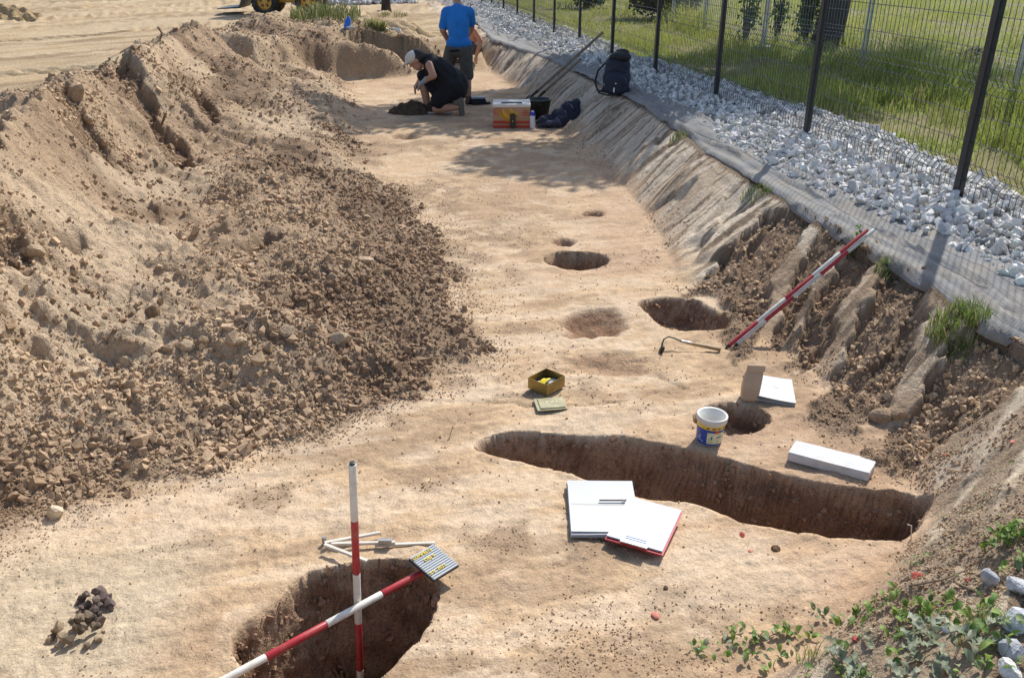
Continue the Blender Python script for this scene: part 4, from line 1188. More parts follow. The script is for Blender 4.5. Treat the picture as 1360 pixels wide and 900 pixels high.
# ------------------------------------------------------------------ survey poles
M_RED = mat('pole_red', (.40, .025, .035), .35, var=.15, scale=40, spec=.5, dirt=(.35, .25, .17), dirt_amt=.25)
M_WHT = mat('pole_white', (.66, .64, .58), .4, var=.08, scale=40, spec=.5, dirt=(.36, .27, .18), dirt_amt=.4)
M_BLACK = mat('black_plastic', (.02, .02, .022), .5)
def ranging_pole(foot, tip, label, first='white', n=5, r=.0118):
    foot, tip = Vector(foot), Vector(tip)
    d = tip - foot
    M = Matrix.Translation(foot) @ d.to_track_quat('Z', 'Y').to_matrix().to_4x4()
    root = empty('ranging_pole', matrix=M); tag(root, label, 'pole', 'red and white ranging poles')
    L = d.length; k = 0 if first == 'white' else 1
    tip_bm = bmesh.new(); rg = lathe(tip_bm, [(.001, -.045), (.006, -.012), (r * 1.02, 0)], 14); obj('point', tip_bm, M_BLACK, root)
    for i in range(n):
        bm = bmesh.new(); g = .0006
        rings = lathe(bm, [(r * .96, i * L / n + g), (r, i * L / n + .002), (r, (i + 1) * L / n - .002), (r * .96, (i + 1) * L / n - g)], 18)
        cap(bm, rings[0][::-1]); cap(bm, rings[-1])
        o = obj('white_section' if (i + k) % 2 == 0 else 'red_section', bm, M_WHT if (i + k) % 2 == 0 else M_RED, root)
        for p in o.data.polygons: p.use_smooth = len(p.vertices) == 4
    bm = bmesh.new(); rings = lathe(bm, [(r * .75, L), (r * .75, L + .006), (r * .5, L + .007)], 14); cap(bm, rings[-1]); obj('cap', bm, M_BLACK, root)
    return root
ranging_pole((-.512, 2.10, -.467), (-.465, 2.10, .533), 'ranging pole standing upright in the near pit', 'white')
pa, pb = U(574, 752, .022), U(300, 901, .016)
dd = (pa - pb).normalized()
ranging_pole(pa - dd * 1.0, pa, 'ranging pole lying across the near pit under the letter board', 'red')
f1, t1 = U(979, 457, .015), U(1161, 305, .515)
ranging_pole(f1, t1, 'front one of two ranging poles leaning on the trench wall, white at its foot', 'white', r=.0102)
f2 = U(968, 459, .015); ranging_pole(f2, Vector(f2) + (t1 - f1), 'rear one of two ranging poles leaning on the trench wall, red at its foot', 'red', r=.0102)

def frame_px(p0, p1, p3, z):
    """local frame from three corner points lying at height z: origin p0, x to p1, y to p3"""
    a, b, c = U(*p0, z), U(*p1, z), U(*p3, z)
    ex = (b - a); wx = ex.length; ex.normalize(); ey = (c - a); ey = ey - ex * ey.dot(ex); wy = ey.length; ey.normalize()
    ez = ex.cross(ey)
    if ez.z < 0: ez = -ez
    M = Matrix((ex, ey, ez)).transposed().to_4x4(); M.translation = a
    return M, wx, wy

# ------------------------------------------------------------------ letter board
M_LB = mat('letterboard_grey', (.42, .45, .47), .5, var=.06, scale=30)
M_LBD = mat('letterboard_edge', (.03, .03, .032), .6)
M_YEL = mat('yellow_letters', (.75, .58, .06), .5)
M, bw, bh = frame_px((576, 771), (610, 750), (544, 745), .052)
# x runs along the grooves (bottom corner -> right corner), y up the board
M = M @ Matrix.Rotation(.10, 4, 'X')
lb = empty('letter_board', matrix=M); tag(lb, 'grey grooved letter board with yellow letters on the rim of the near pit', 'sign board')
box('backing', (bw / 2, bh / 2, -.004), (bw, bh, .008), M_LBD, lb, bevel=.001)
NR = 13
for i in range(NR):
    box('ridge', (bw / 2, (i + .5) * bh / NR, .002), (bw - .004, bh / NR * .72, .006), M_LB, lb, bevel=.0012)
for s, xx, yy_, sz in [('5.9. 2021', .012, .16, .026), ('OBJ 9', .055, .60, .026), ('LUMPELN', .010, .82, .026)]:
    text_mesh('lettering', s, sz * bw / .16, M_YEL, lb, (xx * bw / .16 * .8, yy_ * bh, .0072), ext=.0015)
tube_obj('wire_hook', [(.0, bh * .75, -.004), (-.022, bh * .80, -.004), (-.03, bh * .9, -.006), (-.018, bh * .97, -.004), (0, bh * .96, -.003)], .0014, M_LBD, lb, 6)

# ------------------------------------------------------------------ north arrow of white battens
M_BAT = mat('painted_batten', (.62, .58, .50), .6, var=.12, scale=30, dirt=(.4, .3, .2), dirt_amt=.3)
M_METAL = mat('steel_fitting', (.35, .34, .33), .4, metal=.7)
na0 = U(431, 722, 0); na = empty('north_arrow', (na0.x, na0.y, gz(na0.x, na0.y))); tag(na, 'folding north arrow of white battens behind the near pit', 'arrow')
def batten(p, q, z, wd=.013, th=.009):
    a, b = U(*p, z) - na0, U(*q, z) - na0; a.z = z; b.z = z
    d = b - a; R = Matrix.Rotation(math.atan2(d.y, d.x), 3, 'Z')
    box('batten', (a + b) / 2, (d.length, wd, th), M_BAT, na, R, bevel=.001)
batten((431, 721), (505, 707), .018); batten((440, 722), (525, 720), .016); batten((498, 724), (578, 721), .007, .012); batten((431, 723), (488, 745), .027)
box('sleeve', (U(512, 723, .012) - na0) + Vector((0, 0, .012)), (.045, .017, .020), M_METAL, na, bevel=.001)
bm = bmesh.new(); rg = lathe(bm, [(.008, .0), (.008, .026), (.006, .029)], 10); cap(bm, rg[-1]); pv = obj('pivot', bm, M_METAL, na)

# ------------------------------------------------------------------ paper and clipboard
M_PAP = mat('drawing_paper', (.56, .575, .56), .7, var=.03, scale=8, dirt=(.5, .42, .32), dirt_amt=.25)
M_PAP2 = mat('white_sheet', (.54, .58, .67), .6, var=.02, scale=8, dirt=(.5, .45, .38), dirt_amt=.12)
M_CARD = mat('card_backing', (.30, .29, .26), .8, var=.1)
M_CLIPR = mat('red_board', (.50, .035, .045), .45)
M_CHR = mat('clip_metal', (.75, .75, .75), .25, metal=1.0)
def sheet(name, wx, wy, z, m, parent, warp=.006, th=.0025, seed=0, x0=0, y0=0, nx=14, ny=14, fn=None):
    """thin sheet of real thickness, gently warped"""
    r = random.Random(seed); ph = r.uniform(0, 6)
    V = []; 
    for j in range(ny + 1):
        for i in range(nx + 1):
            a, b = i / nx, j / ny
            zz = warp * (math.sin(a * 3 + ph) * .4 + math.cos(b * 4 + ph) * .3 + .4)
            if fn: zz += fn(a, b)
            V.append((x0 + a * wx, y0 + b * wy, z + zz))
    V2 = [(x, y, zz - th) for x, y, zz in V]; n = len(V); Fc = []
    id_ = lambda i, j: j * (nx + 1) + i
    for j in range(ny):
        for i in range(nx):
            Fc.append((id_(i, j), id_(i + 1, j), id_(i + 1, j + 1), id_(i, j + 1)))
            Fc.append((n + id_(i, j), n + id_(i, j + 1), n + id_(i + 1, j + 1), n + id_(i + 1, j)))
    for i in range(nx):
        Fc += [(id_(i, 0), n + id_(i, 0), n + id_(i + 1, 0), id_(i + 1, 0)), (id_(i, ny), id_(i + 1, ny), n + id_(i + 1, ny), n + id_(i, ny))]
    for j in range(ny):
        Fc += [(id_(0, j), id_(0, j + 1), n + id_(0, j + 1), n + id_(0, j)), (id_(nx, j), n + id_(nx, j), n + id_(nx, j + 1), id_(nx, j + 1))]
    me = bpy.data.meshes.new(name); me.from_pydata(V + V2, [], Fc); me.materials.append(m); me.update()
    return link(bpy.data.objects.new(name, me), parent)
M, wx, wy = frame_px((758, 711), (862, 712), (744, 640), .014)
ps = empty('drawing_stack', matrix=M); tag(ps, 'stack of large white drawing sheets on the floor by the long pit', 'paper')
wx *= .92
box('backing_board', (wx / 2, wy / 2, -.007), (wx + .003, wy + .002, .004), M_CARD, ps, bevel=.001)
for i in range(3):
    sheet('drawing_sheet', wx - .002 * i, wy, -.0030 + i * .0026, M_PAP, ps, .002, .0012, i, .001 * i, .002 * (i % 3))
crease = lambda a, b: .006 * abs(b - .55) + .012 * max(0, b - .7) ** 2 * 4
sheet('folded_top_sheet', wx - .004, wy * .94, .0065, M_PAP, ps, .0015, .0010, 9, .002, .012, fn=crease)
tube_obj('crease_line', [(.01, wy * .535, .0100), (wx * .98, wy * .535, .0100)], .0006, M_CARD, ps, 5)
pen = empty('pen', tuple(U(796, 664, .0285))); tag(pen, 'thin dark pen lying across the drawing sheets', 'pen')
pq = U(838, 664, .0285) - U(796, 664, .0285)
tube_obj('barrel', [(0, 0, 0), pq * .72], .0028, M_BLACK, pen, 8)
tube_obj('grip', [pq * .72, pq * .9, pq * .97], [.0042, .0045, .0015], M_METAL, pen, 8)
M, wx, wy = frame_px((803, 716), (880, 738), (841, 666), .024)
cb = empty('clipboard', matrix=M @ Matrix.Rotation(.03, 4, 'X')); tag(cb, 'red clipboard holding white paper, leaning on the drawing stack', 'clipboard')
box('board', (wx / 2, wy / 2, 0), (wx, wy, .005), M_CLIPR, cb, bevel=.0015)
for i in range(4):
    sheet('sheet', wx - .008, wy - .012, .0050 + i * .0016, M_PAP2, cb, .001, .0010, i + 4, .003, .012, fn=lambda a, b: .010 * max(0, b - .6) ** 2)
bm = bmesh.new(); bx(bm, (wx * .5, .006, .014), (wx * .46, .020, .005)); obj('clip', bm, M_CHR, cb, bevel=.0015)
tube_obj('clip_lever', [(wx * .30, .014, .016), (wx * .32, .032, .015), (wx * .68, .032, .015), (wx * .70, .014, .016)], .0016, M_CHR, cb, 6)

# ------------------------------------------------------------------ tin box and lid
M_TIN = mat('tarnished_tin', (.30, .22, .07), .38, metal=.55, var=.35, scale=14, dirt=(.18, .09, .03), dirt_amt=.6)
M_TINL = mat('tin_lid', (.34, .32, .20), .4, metal=.35, var=.25, scale=18, dirt=(.25, .18, .08), dirt_amt=.35)
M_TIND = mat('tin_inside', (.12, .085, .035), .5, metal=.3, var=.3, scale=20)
M_YB = mat('yellow_bag', (.80, .62, .03), .5); M_GB = mat('grey_packet', (.42, .45, .46), .5)
M, wx, wy = frame_px((726, 526), (750, 513), (696, 518), .004)
tb_ = empty('tin_box', matrix=M); tag(tb_, 'open brass-coloured tin box with yellow contents on the trench floor', 'box')
h = .058; t = .0025
box('base', (wx / 2, wy / 2, t / 2), (wx - .001, wy - .001, t), M_TIND, tb_)
for nm, c, s in [('side', (wx / 2, t / 2, h / 2), (wx, t, h)), ('side', (wx / 2, wy - t / 2, h / 2), (wx, t, h)), ('side', (t / 2, wy / 2, h / 2), (t, wy - 2 * t, h)), ('side', (wx - t / 2, wy / 2, h / 2), (t, wy - 2 * t, h))]:
    box(nm, c, s, M_TIN, tb_, bevel=.0006)
yl = sheet('crumpled_yellow_packet', .05, .04, .022, M_YB, tb_, .02, .004, 2, wx * .3, wy * .42, 6, 6)
sheet('grey_packet', .06, .045, .018, M_GB, tb_, .014, .004, 5, wx * .42, wy * .18, 6, 6); sheet('grey_packet', .05, .04, .016, M_GB, tb_, .014, .004, 7, wx * .12, wy * .55, 6, 6)
box('dark_tray', (wx * .72, wy * .7, .012), (.05, .05, .02), M_BLACK, tb_, bevel=.003)
M, wx, wy = frame_px((714, 546), (754, 543), (709, 530), .006)
ld = empty('tin_cover', matrix=M); tag(ld, 'rectangular olive tin lid lying flat in front of the tin box', 'lid')
box('plate', (wx / 2, wy / 2, .001), (wx, wy, .004), M_TINL, ld, bevel=.001)
box('raised_panel', (wx * .53, wy / 2, .005), (wx * .84, wy * .84, .006), M_TINL, ld, bevel=.002)
text_mesh('lettering', 'KIEL', wy * .30, mat('lid_print', (.62, .58, .38), .4, metal=.3), ld, (wx * .34, wy * .45, .0087), ext=.0004)

# ------------------------------------------------------------------ paint bucket
M_BW = mat('bucket_white', (.66, .65, .60), .4, var=.08, scale=20, dirt=(.4, .32, .22), dirt_amt=.35)
M_BB = mat('label_blue', (.02, .07, .36), .35); M_BC = mat('label_cream', (.62, .66, .42), .4, var=.25, scale=60); M_BY = mat('label_yellow', (.80, .55, .05), .4, var=.25, scale=80)
M_BR = mat('label_red', (.62, .08, .03), .4)
bp = U(941, 585, 0); bz = gz(bp.x, bp.y)
bk = empty('paint_bucket', (bp.x, bp.y, bz + .001)); bk.rotation_euler = (0, .035, 0); tag(bk, 'small white paint bucket with blue and yellow label by the round pit', 'bucket')
r0, r1, hh = .053, .060, .125
rad = lambda z: r0 + (r1 - r0) * z / hh
bm = bmesh.new()
rg = lathe(bm, [(r0 * .93, .0), (r0, .004), (r1, hh), (r1 - .003, hh), (rad(.02) - .003, .02), (.001, .02)], 40); cap(bm, rg[0][::-1])
obj('body', bm, M_BW, bk, smooth=True)
bm = bmesh.new(); lathe(bm, [(rad(.1), .100), (r1 + .004, .102), (r1 + .005, .116), (r1 + .005, hh), (r1 + .002, hh + .003), (r1 - .003, hh)], 40); obj('rim', bm, M_BW, bk, smooth=True)
def band(nm, z0, z1, m, a0, a1, off):
    bm = bmesh.new(); lathe(bm, [(rad(z0) + off, z0), (rad(z1) + off, z1)], 28, a0=math.radians(a0), a1=math.radians(a1)); return obj(nm, bm, m, bk, smooth=True)
band('blue_label', .006, .080, M_BB, 120, 420, .0006)
band('yellow_label', .080, .096, M_BY, 120, 420, .0006)
band('cream_panel', .014, .068, M_BC, 245, 335, .0012)
band('red_badge', .066, .078, M_BR, 275, 293, .0016)
for a, z, s in [(205, .03, .006), (212, .022, .005), (222, .018, .005), (210, .042, .004)]:
    band('white_print', z, z + s, M_BW, a, a + 7, .0014)
for a0, a1 in [(262, 268), (285, 312)]:
    band('blue_print', .036 if a0 < 270 else .044, .050, MATS['label_blue'], a0, a1, .0018)
for a in range(238, 330, 24): band('brown_print', .084, .092, MATS['tarnished_tin'], a, a + 13, .0012)
bm = bmesh.new(); tube(bm, [(-r1 - .004, 0, .112), (-r1 * .7, -.035, .108), (0, -r1 - .006, .104), (r1 * .7, -.035, .108), (r1 + .004, 0, .112)], .0016, 6); obj('handle', bm, M_BW, bk)
sheet('plastic_residue', .05, .04, .060, M_BW, bk, .02, .003, 3, -.03, -.02, 5, 5)

# ------------------------------------------------------------------ paper bag and folder
M_KRAFT = mat('kraft_paper', (.52, .37, .24), .8, var=.08, scale=12, bump=.15, bscale=40)
bg0 = U(995, 531, 0); kb = empty('paper_bag', (bg0.x, bg0.y, gz(bg0.x, bg0.y) + .001), -.10); tag(kb, 'brown paper bag standing upright with folded top', 'bag')
W, D, Hb = .075, .05, .165
bm = bmesh.new()
prof = [(W * .75, D * .8, 0, 0, 0), (W * .98, D, .012, -.002, 0), (W * 1.05, D * .9, .06, 0, .002), (W * 1.08, D * .55, .105, .006, .010), (W * .98, D * .22, .145, .014, .022), (W * .98, D * .10, Hb, .018, .030)]
rings = []
for ww_, dd_, z, ox, oy in prof:
    rings.append([bm.verts.new((ox + sx * ww_ / 2, oy + sy * dd_ / 2, z)) for sx, sy in ((-1, -1), (0, -1.08), (1, -1), (1.04, 0), (1, 1), (0, 1.08), (-1, 1), (-1.04, 0))])
for i in range(len(rings) - 1):
    for k in range(8): bm.faces.new((rings[i][k], rings[i][(k + 1) % 8], rings[i + 1][(k + 1) % 8], rings[i + 1][k]))
bm.faces.new(rings[0][::-1]); bm.faces.new(rings[-1])
obj('bag_body', bm, M_KRAFT, kb)
bm = bmesh.new(); bx(bm, (.018, .026 - .010, Hb - .012), (W * 1.02, .010, .028), Matrix.Rotation(-.25, 3, 'X')); obj('folded_top', bm, M_KRAFT, kb, bevel=.002)
M, wx, wy = frame_px((1005, 533), (1056, 538), (1011, 503), .012)
fo = empty('drawing_folder', matrix=M); tag(fo, 'white folder with curled papers lying behind the paper bag', 'folder')
curl = lambda a, b: .010 * (1 - a) ** 2 + .006 * (1 - b) * (1 - a)
for i, m in enumerate([M_CARD, M_PAP, M_CARD, M_PAP]):
    sheet('folder_leaf', wx, wy, -.008 + i * .0062, m, fo, .002, .0030, i, .001 * i, .001 * i, fn=(lambda a, b, k=i: curl(a, b) * (.4 + .25 * k)))
sheet('photo_print', wx * .32, wy * .30, .0160, M_GB, fo, .0006, .0008, 3, wx * .05, wy * .40, 4, 4, fn=lambda a, b: .004 * (1 - a))
for (a, b, c, d) in [(.30, .50, .5, .58), (.32, .44, .62, .56), (.36, .50, .52, .62)]:
    tube_obj('pencil_line', [(wx * a, wy * b, .0162), (wx * c, wy * d, .0162)], .0006, M_CARD, fo, 4)

# ------------------------------------------------------------------ styrofoam block
M_FOAM = mat('white_foam', (.60, .615, .62), .75, var=.05, scale=25, bump=.5, bscale=120, dirt=(.45, .36, .26), dirt_amt=.3)
M, wx, wy = frame_px((1045, 612), (1152, 640), (1064, 598), .0)
sb = empty('foam_block', matrix=M); tag(sb, 'long white foam block with a broken corner behind the long pit', 'foam block')
outl = [(0, 0), (wx * .5, .0), (wx, 0), (wx + .006, wy * .45), (wx + .01, wy * .95), (wx * .86, wy * .93), (wx * .83, wy * 1.04), (wx * .66, wy * 1.02), (wx * .62, wy * .96), (wx * .3, wy), (.005, wy)]
bm = bmesh.new(); th = .042
lo_ = [bm.verts.new((x, y, .002)) for x, y in outl]; up_ = [bm.verts.new((x + random.uniform(-.001, .001), y, th + random.uniform(-.001, .001))) for x, y in outl]
bm.faces.new(up_); bm.faces.new(lo_[::-1])
for i in range(len(outl)): j = (i + 1) % len(outl); bm.faces.new((lo_[i], lo_[j], up_[j], up_[i]))
obj('block', bm, M_FOAM, sb, bevel=.003)

# ------------------------------------------------------------------ hand hoe
M_WOOD = mat('worn_wood', (.36, .23, .11), .6, var=.3, scale=25); M_STEEL = mat('dark_iron', (.05, .045, .04), .5, metal=.6, var=.3, scale=40)
he = U(881, 468, 0); hoe = empty('hand_hoe', (he.x, he.y, gz(he.x, he.y))); tag(hoe, 'hand hoe with curved iron neck and wooden handle on the floor', 'hoe')
hv = lambda px, py, z: U(px, py, z) - Vector(hoe.location)
a, b = hv(912, 455, .040), hv(957, 464, .016)
tube_obj('handle', [a, a.lerp(b, .5), b], [.0085, .0095, .011], M_WOOD, hoe, 10)
tube_obj('ferrule', [hv(905, 453, .044), a.lerp(b, .12)], [.007, .0095], M_METAL, hoe, 10)
tube_obj('neck', [hv(905, 453, .044), hv(896, 449, .055), hv(888, 447, .062), hv(882, 450, .060), hv(879.5, 456, .045), hv(879, 462, .028)], [.005, .0045, .004, .004, .0045, .005], M_STEEL, hoe, 8)
bm = bmesh.new(); c = hv(879, 464, .018); bx(bm, c, (.016, .034, .042), Matrix.Rotation(.35, 3, 'Y')); obj('blade', bm, M_STEEL, hoe, bevel=.003)

# ------------------------------------------------------------------ nail and sticks
M_NAIL = mat('bent_wire', (.62, .55, .48), .5)
sk = U(1212, 714, 0); st = tube_obj('survey_nail', [(0, 0, -.03), (-.012, .004, .05), (-.028, .004, .056)], .0022, M_NAIL); st.location = sk; tag(st, 'thin bent survey nail at the right end of the long pit', 'nail')
M_TWIG = mat('dry_twig', (.20, .145, .095), .9, var=.3, scale=40)
def twig(pts, label, r=.003):
    P = []
    for px, py, dz in pts:
        P.append(hit(px, py, dz))
    o0 = P[0]; o = tube_obj('twig', [p - o0 for p in P], r, M_TWIG, None, 6); o.location = o0; tag(o, label, 'twig')
twig([(1180, 782, .01), (1215, 776, .02), (1250, 770, .02), (1285, 756, .01)], 'long dark twig lying across the near bank slope')
twig([(1262, 770, .01), (1290, 782, .015), (1310, 790, .01)], 'short dark twig below the long one on the near bank')
twig([(596, 585, .0), (600, 570, .03), (602, 565, .045)], 'tiny straw sticking up left of the long pit', .0015)
twig([(213, 52, .0), (215, 44, .10), (210, 37, .2)], 'curved root sticking out of the heap crest', .012)
twig([(215, 165, .0), (220, 150, .12), (214, 140, .2)], 'bent root sticking out of the heap flank', .010)
twig([(145, 78, .02), (160, 70, .05), (176, 62, .06)], 'long root lying on the heap crest', .012)

# ------------------------------------------------------------------ far group: box, can, tub, jacket, tools, backpack
M_CBOX = mat('cardboard_tan', (.45, .25, .14), .8, var=.08, scale=10); M_CRED = mat('print_red', (.48, .05, .02), .7); M_CWH = mat('cardboard_white', (.66, .62, .55), .8)
M_BAN = mat('print_yellow', (.66, .36, .03), .7); M_HOLE_SHADE = mat('hole_shade', (.012, .010, .010), .9); M_DKL = mat('dark_leather', (.03, .015, .01), .5)
bl, br = U(655, 170, 0), U(704, 170, 0)
BWd = br.x - bl.x; zf = gz((bl.x + br.x) / 2, bl.y)
fb = empty('banana_box', ((bl.x + br.x) / 2, bl.y, zf)); tag(fb, 'red and tan cardboard fruit box with printed bananas', 'box')
Hx, Dx = .265, .36
box('carton', (0, Dx / 2, Hx * .44), (BWd, Dx, Hx * .88), M_CBOX, fb, bevel=.004)
box('lid', (0, Dx / 2, Hx * .945), (BWd + .008, Dx + .008, Hx * .125), M_CWH, fb, bevel=.004)
box('hand_hole_shade', (0, .10, Hx * 1.005 + .002), (BWd * .56, .07, .006), M_HOLE_SHADE, fb)  # near-black slab laid on the lid, standing in for the opening's shade
box('red_stripe', (0, -.002, Hx * .25), (BWd + .002, .004, .032), M_CRED, fb); box('red_stripe', (0, -.002, Hx * .045), (BWd + .002, .004, .036), M_CRED, fb)
for k in range(4):          # printed banana hand
    bm = bmesh.new(); n = 10; a0 = math.radians(200 + 0 * k); cx, cz, R = .07 - .012 * k, Hx * .86, .065 + .028 * k
    vs = []
    for i in range(n + 1):
        t = i / n; a = math.radians(185 + 95 * t); wd = .017 * math.sin(math.pi * min(.97, max(.03, t))) ** .6
        vs.append((bm.verts.new((cx + (R - wd) * math.cos(a) * 1.25, -.003 - .0006 * k, cz + (R - wd) * math.sin(a))), bm.verts.new((cx + (R + wd) * math.cos(a) * 1.25, -.003 - .0006 * k, cz + (R + wd) * math.sin(a)))))
    for i in range(n): bm.faces.new((vs[i][0], vs[i][1], vs[i + 1][1], vs[i + 1][0]))
    obj('printed_banana', bm, M_BAN if k % 2 == 0 else mat('print_ochre_%d' % k, (.50, .25, .03), .7), fb)
bm = bmesh.new(); n = 28
for ra, rb in ((.050, .043),):
    vs = [(bm.verts.new((-.155 + ra * 1.15 * math.cos(2 * math.pi * i / n), -.003, Hx * .70 + ra * .8 * math.sin(2 * math.pi * i / n))), bm.verts.new((-.155 + rb * 1.15 * math.cos(2 * math.pi * i / n), -.003, Hx * .70 + rb * .8 * math.sin(2 * math.pi * i / n)))) for i in range(n)]
    for i in range(n): bm.faces.new((vs[i][0], vs[i][1], vs[(i + 1) % n][1], vs[(i + 1) % n][0]))
obj('printed_oval', bm, M_CRED, fb)
text_mesh('lettering', 'D.B', .052, M_CRED, fb, (-.155, -.004, Hx * .63), (math.pi / 2, 0, 0), align='CENTER')
for k in range(3): box('printed_line', (.16, -.0025, Hx * (.56 + .09 * k)), (.09 - .015 * k, .003, .009), M_CRED, fb)
hb = U(681, 172, 0); cs = empty('knife_sheath', (hb.x, bl.y - .035, zf)); tag(cs, 'dark leather case leaning upright against the front of the fruit box', 'case')
bm = bmesh.new(); bx(bm, (0, 0, .085), (.062, .035, .17), Matrix.Rotation(-.08, 3, 'X')); obj('case_body', bm, M_DKL, cs, bevel=.012)
box('stud', (0, -.026, .09), (.010, .006, .010), M_BOLT, cs, bevel=.002)
sp_ = U(707, 170, 0); cn = empty('spray_can', (sp_.x, sp_.y - .02, gz(sp_.x, sp_.y))); tag(cn, 'white spray can with blue cap beside the fruit box', 'can')
M_CANW = mat('can_white', (.66, .66, .68), .35, var=.1, scale=40); M_CANB = mat('can_blue', (.03, .04, .38), .4)
bm = bmesh.new(); rg = lathe(bm, [(.028, 0), (.031, .006), (.031, .14), (.026, .152)], 20); cap(bm, rg[0][::-1]); obj('can_body', bm, M_CANW, cn, smooth=True)
bm = bmesh.new(); rg = lathe(bm, [(.029, .150), (.028, .180), (.020, .192)], 20); cap(bm, rg[-1]); obj('cap', bm, M_CANB, cn, smooth=True)
bm = bmesh.new(); rg = lathe(bm, [(.019, .192), (.014, .202), (.004, .206)], 16); cap(bm, rg[-1]); obj('nozzle', bm, M_CANW, cn, smooth=True)
M_TUB = mat('dark_green_plastic', (.025, .03, .027), .5, var=.2, scale=15, dirt=(.2, .16, .1), dirt_amt=.3)
bp2 = U(716, 157, 0); tubm = empty('mason_tub', (bp2.x, bp2.y, gz(bp2.x, bp2.y))); tag(tubm, 'black builder bucket behind the spray can', 'bucket')
bm = bmesh.new(); rg = lathe(bm, [(.105, 0), (.14, .22), (.148, .222), (.148, .235), (.135, .235), (.10, .02), (.001, .02)], 28); cap(bm, rg[0][::-1]); obj('body', bm, M_TUB, tubm, smooth=True)
tube_obj('handle', [(-.145, 0, .22), (-.12, -.06, .20), (0, -.15, .19), (.12, -.06, .20), (.145, 0, .22)], .005, M_BLACK, tubm, 6)

M_SHAFT = mat('grey_ash_wood', (.21, .16, .115), .7, var=.25, scale=12)
def shaft_tool(foot, tip, label, seed):
    d = tip - foot; root = empty('shovel', matrix=Matrix.Translation(foot) @ d.to_track_quat('Z', 'Y').to_matrix().to_4x4()); tag(root, label, 'shovel')
    L = d.length
    tube_obj('shaft', [(0, 0, .05), (.006, 0, L * .5), (0, 0, L)], [.019, .019, .017], M_SHAFT, root, 10)
    tube_obj('socket', [(0, 0, -.08), (0, 0, .09)], [.012, .022], M_STEEL, root, 10)
    bm = bmesh.new(); n = 6; rows = []
    for i in range(n + 1):
        t = i / n; wd = .10 * (1 if t < .6 else math.sqrt(max(0.02, 1 - ((t - .6) / .45) ** 2)))
        rows.append([bm.verts.new((x * wd, .03 * (abs(x) ** 2) - .02 * t, -.05 - .24 * t)) for x in (-1, -.5, 0, .5, 1)])
    for i in range(n):
        for k in range(4): bm.faces.new((rows[i][k], rows[i][k + 1], rows[i + 1][k + 1], rows[i + 1][k]))
    o = obj('blade', bm, M_STEEL, root); so_ = o.modifiers.new('thickness', 'SOLIDIFY'); so_.thickness = .004
sf, stp = U(708, 126, .13), U(801, 43, .92)
shaft_tool(sf, stp, 'upper one of two long-handled shovels leaning on the far trench wall', 1)
shaft_tool(sf + Vector((.10, -.03, .0)), U(772, 78, .62), 'lower one of two long-handled shovels leaning on the far trench wall', 2)

# soft things: crumpled cloth from a remeshed cluster of folds
def remesh_obj(name, parts, m, parent, voxel=.012, smooth=6, disp=0.0, seed=0, color=None):
    """parts: ('c', p0, r0, p1, r1) tapered limbs, ('e', c, (rx, ry, rz)[, rot]) ellipsoids -> one continuous surface"""
    bm = bmesh.new()
    for q in parts:
        if q[0] == 'c':
            _, p0, r0, p1, r1 = q; p0, p1 = Vector(p0), Vector(p1); n = 7
            d = (p1 - p0).normalized() if (p1 - p0).length > 1e-6 else Vector((0, 0, 1))
            pts = [p0 - d * r0 * .98, p0 - d * r0 * .7, p0 - d * r0 * .3] + [p0.lerp(p1, i / n) for i in range(n + 1)] + [p1 + d * r1 * .3, p1 + d * r1 * .7, p1 + d * r1 * .98]
            rs = [r0 * .2, r0 * .71, r0 * .95] + [r0 + (r1 - r0) * i / n for i in range(n + 1)] + [r1 * .95, r1 * .71, r1 * .2]
            tube(bm, pts, rs, 12)
        else:
            c, rd = q[1], q[2]; R = q[3].to_4x4() if len(q) > 3 else Matrix.Identity(4)
            bmesh.ops.create_icosphere(bm, subdivisions=3, radius=1, matrix=Matrix.Translation(c) @ R @ Matrix.Diagonal((*rd, 1)))
    bmesh.ops.recalc_face_normals(bm, faces=list(bm.faces))
    me = bpy.data.meshes.new('tmp'); bm.to_mesh(me); bm.free()
    t = bpy.data.objects.new('tmp', me); COL.objects.link(t)
    md = t.modifiers.new('r', 'REMESH'); md.mode = 'VOXEL'; md.voxel_size = voxel
    ms = t.modifiers.new('s', 'SMOOTH'); ms.iterations = smooth; ms.factor = .5
    dg = bpy.context.evaluated_depsgraph_get()
    out = bpy.data.meshes.new_from_object(t.evaluated_get(dg)); out.name = name
    bpy.data.objects.remove(t); bpy.data.meshes.remove(me)
    if disp > 0:
        n = len(out.vertices); co = np.empty(n * 3, np.float32); out.vertices.foreach_get('co', co); co = co.reshape(-1, 3)
        no = np.empty(n * 3, np.float32); out.vertices.foreach_get('normal', no); no = no.reshape(-1, 3)
        f = 1 - np.abs(2 * fbm(co[:, 0] * 7 + co[:, 2] * 5 + seed, co[:, 1] * 7 - co[:, 2] * 6, 3, 600 + seed) - 1)
        co = co + no * ((f - .75) * disp * 2)[:, None]
        out.vertices.foreach_set('co', co.ravel().astype(np.float32))
    out.materials.clear(); out.materials.append(m)
    for p in out.polygons: p.use_smooth = True
    return link(bpy.data.objects.new(name, out), parent)

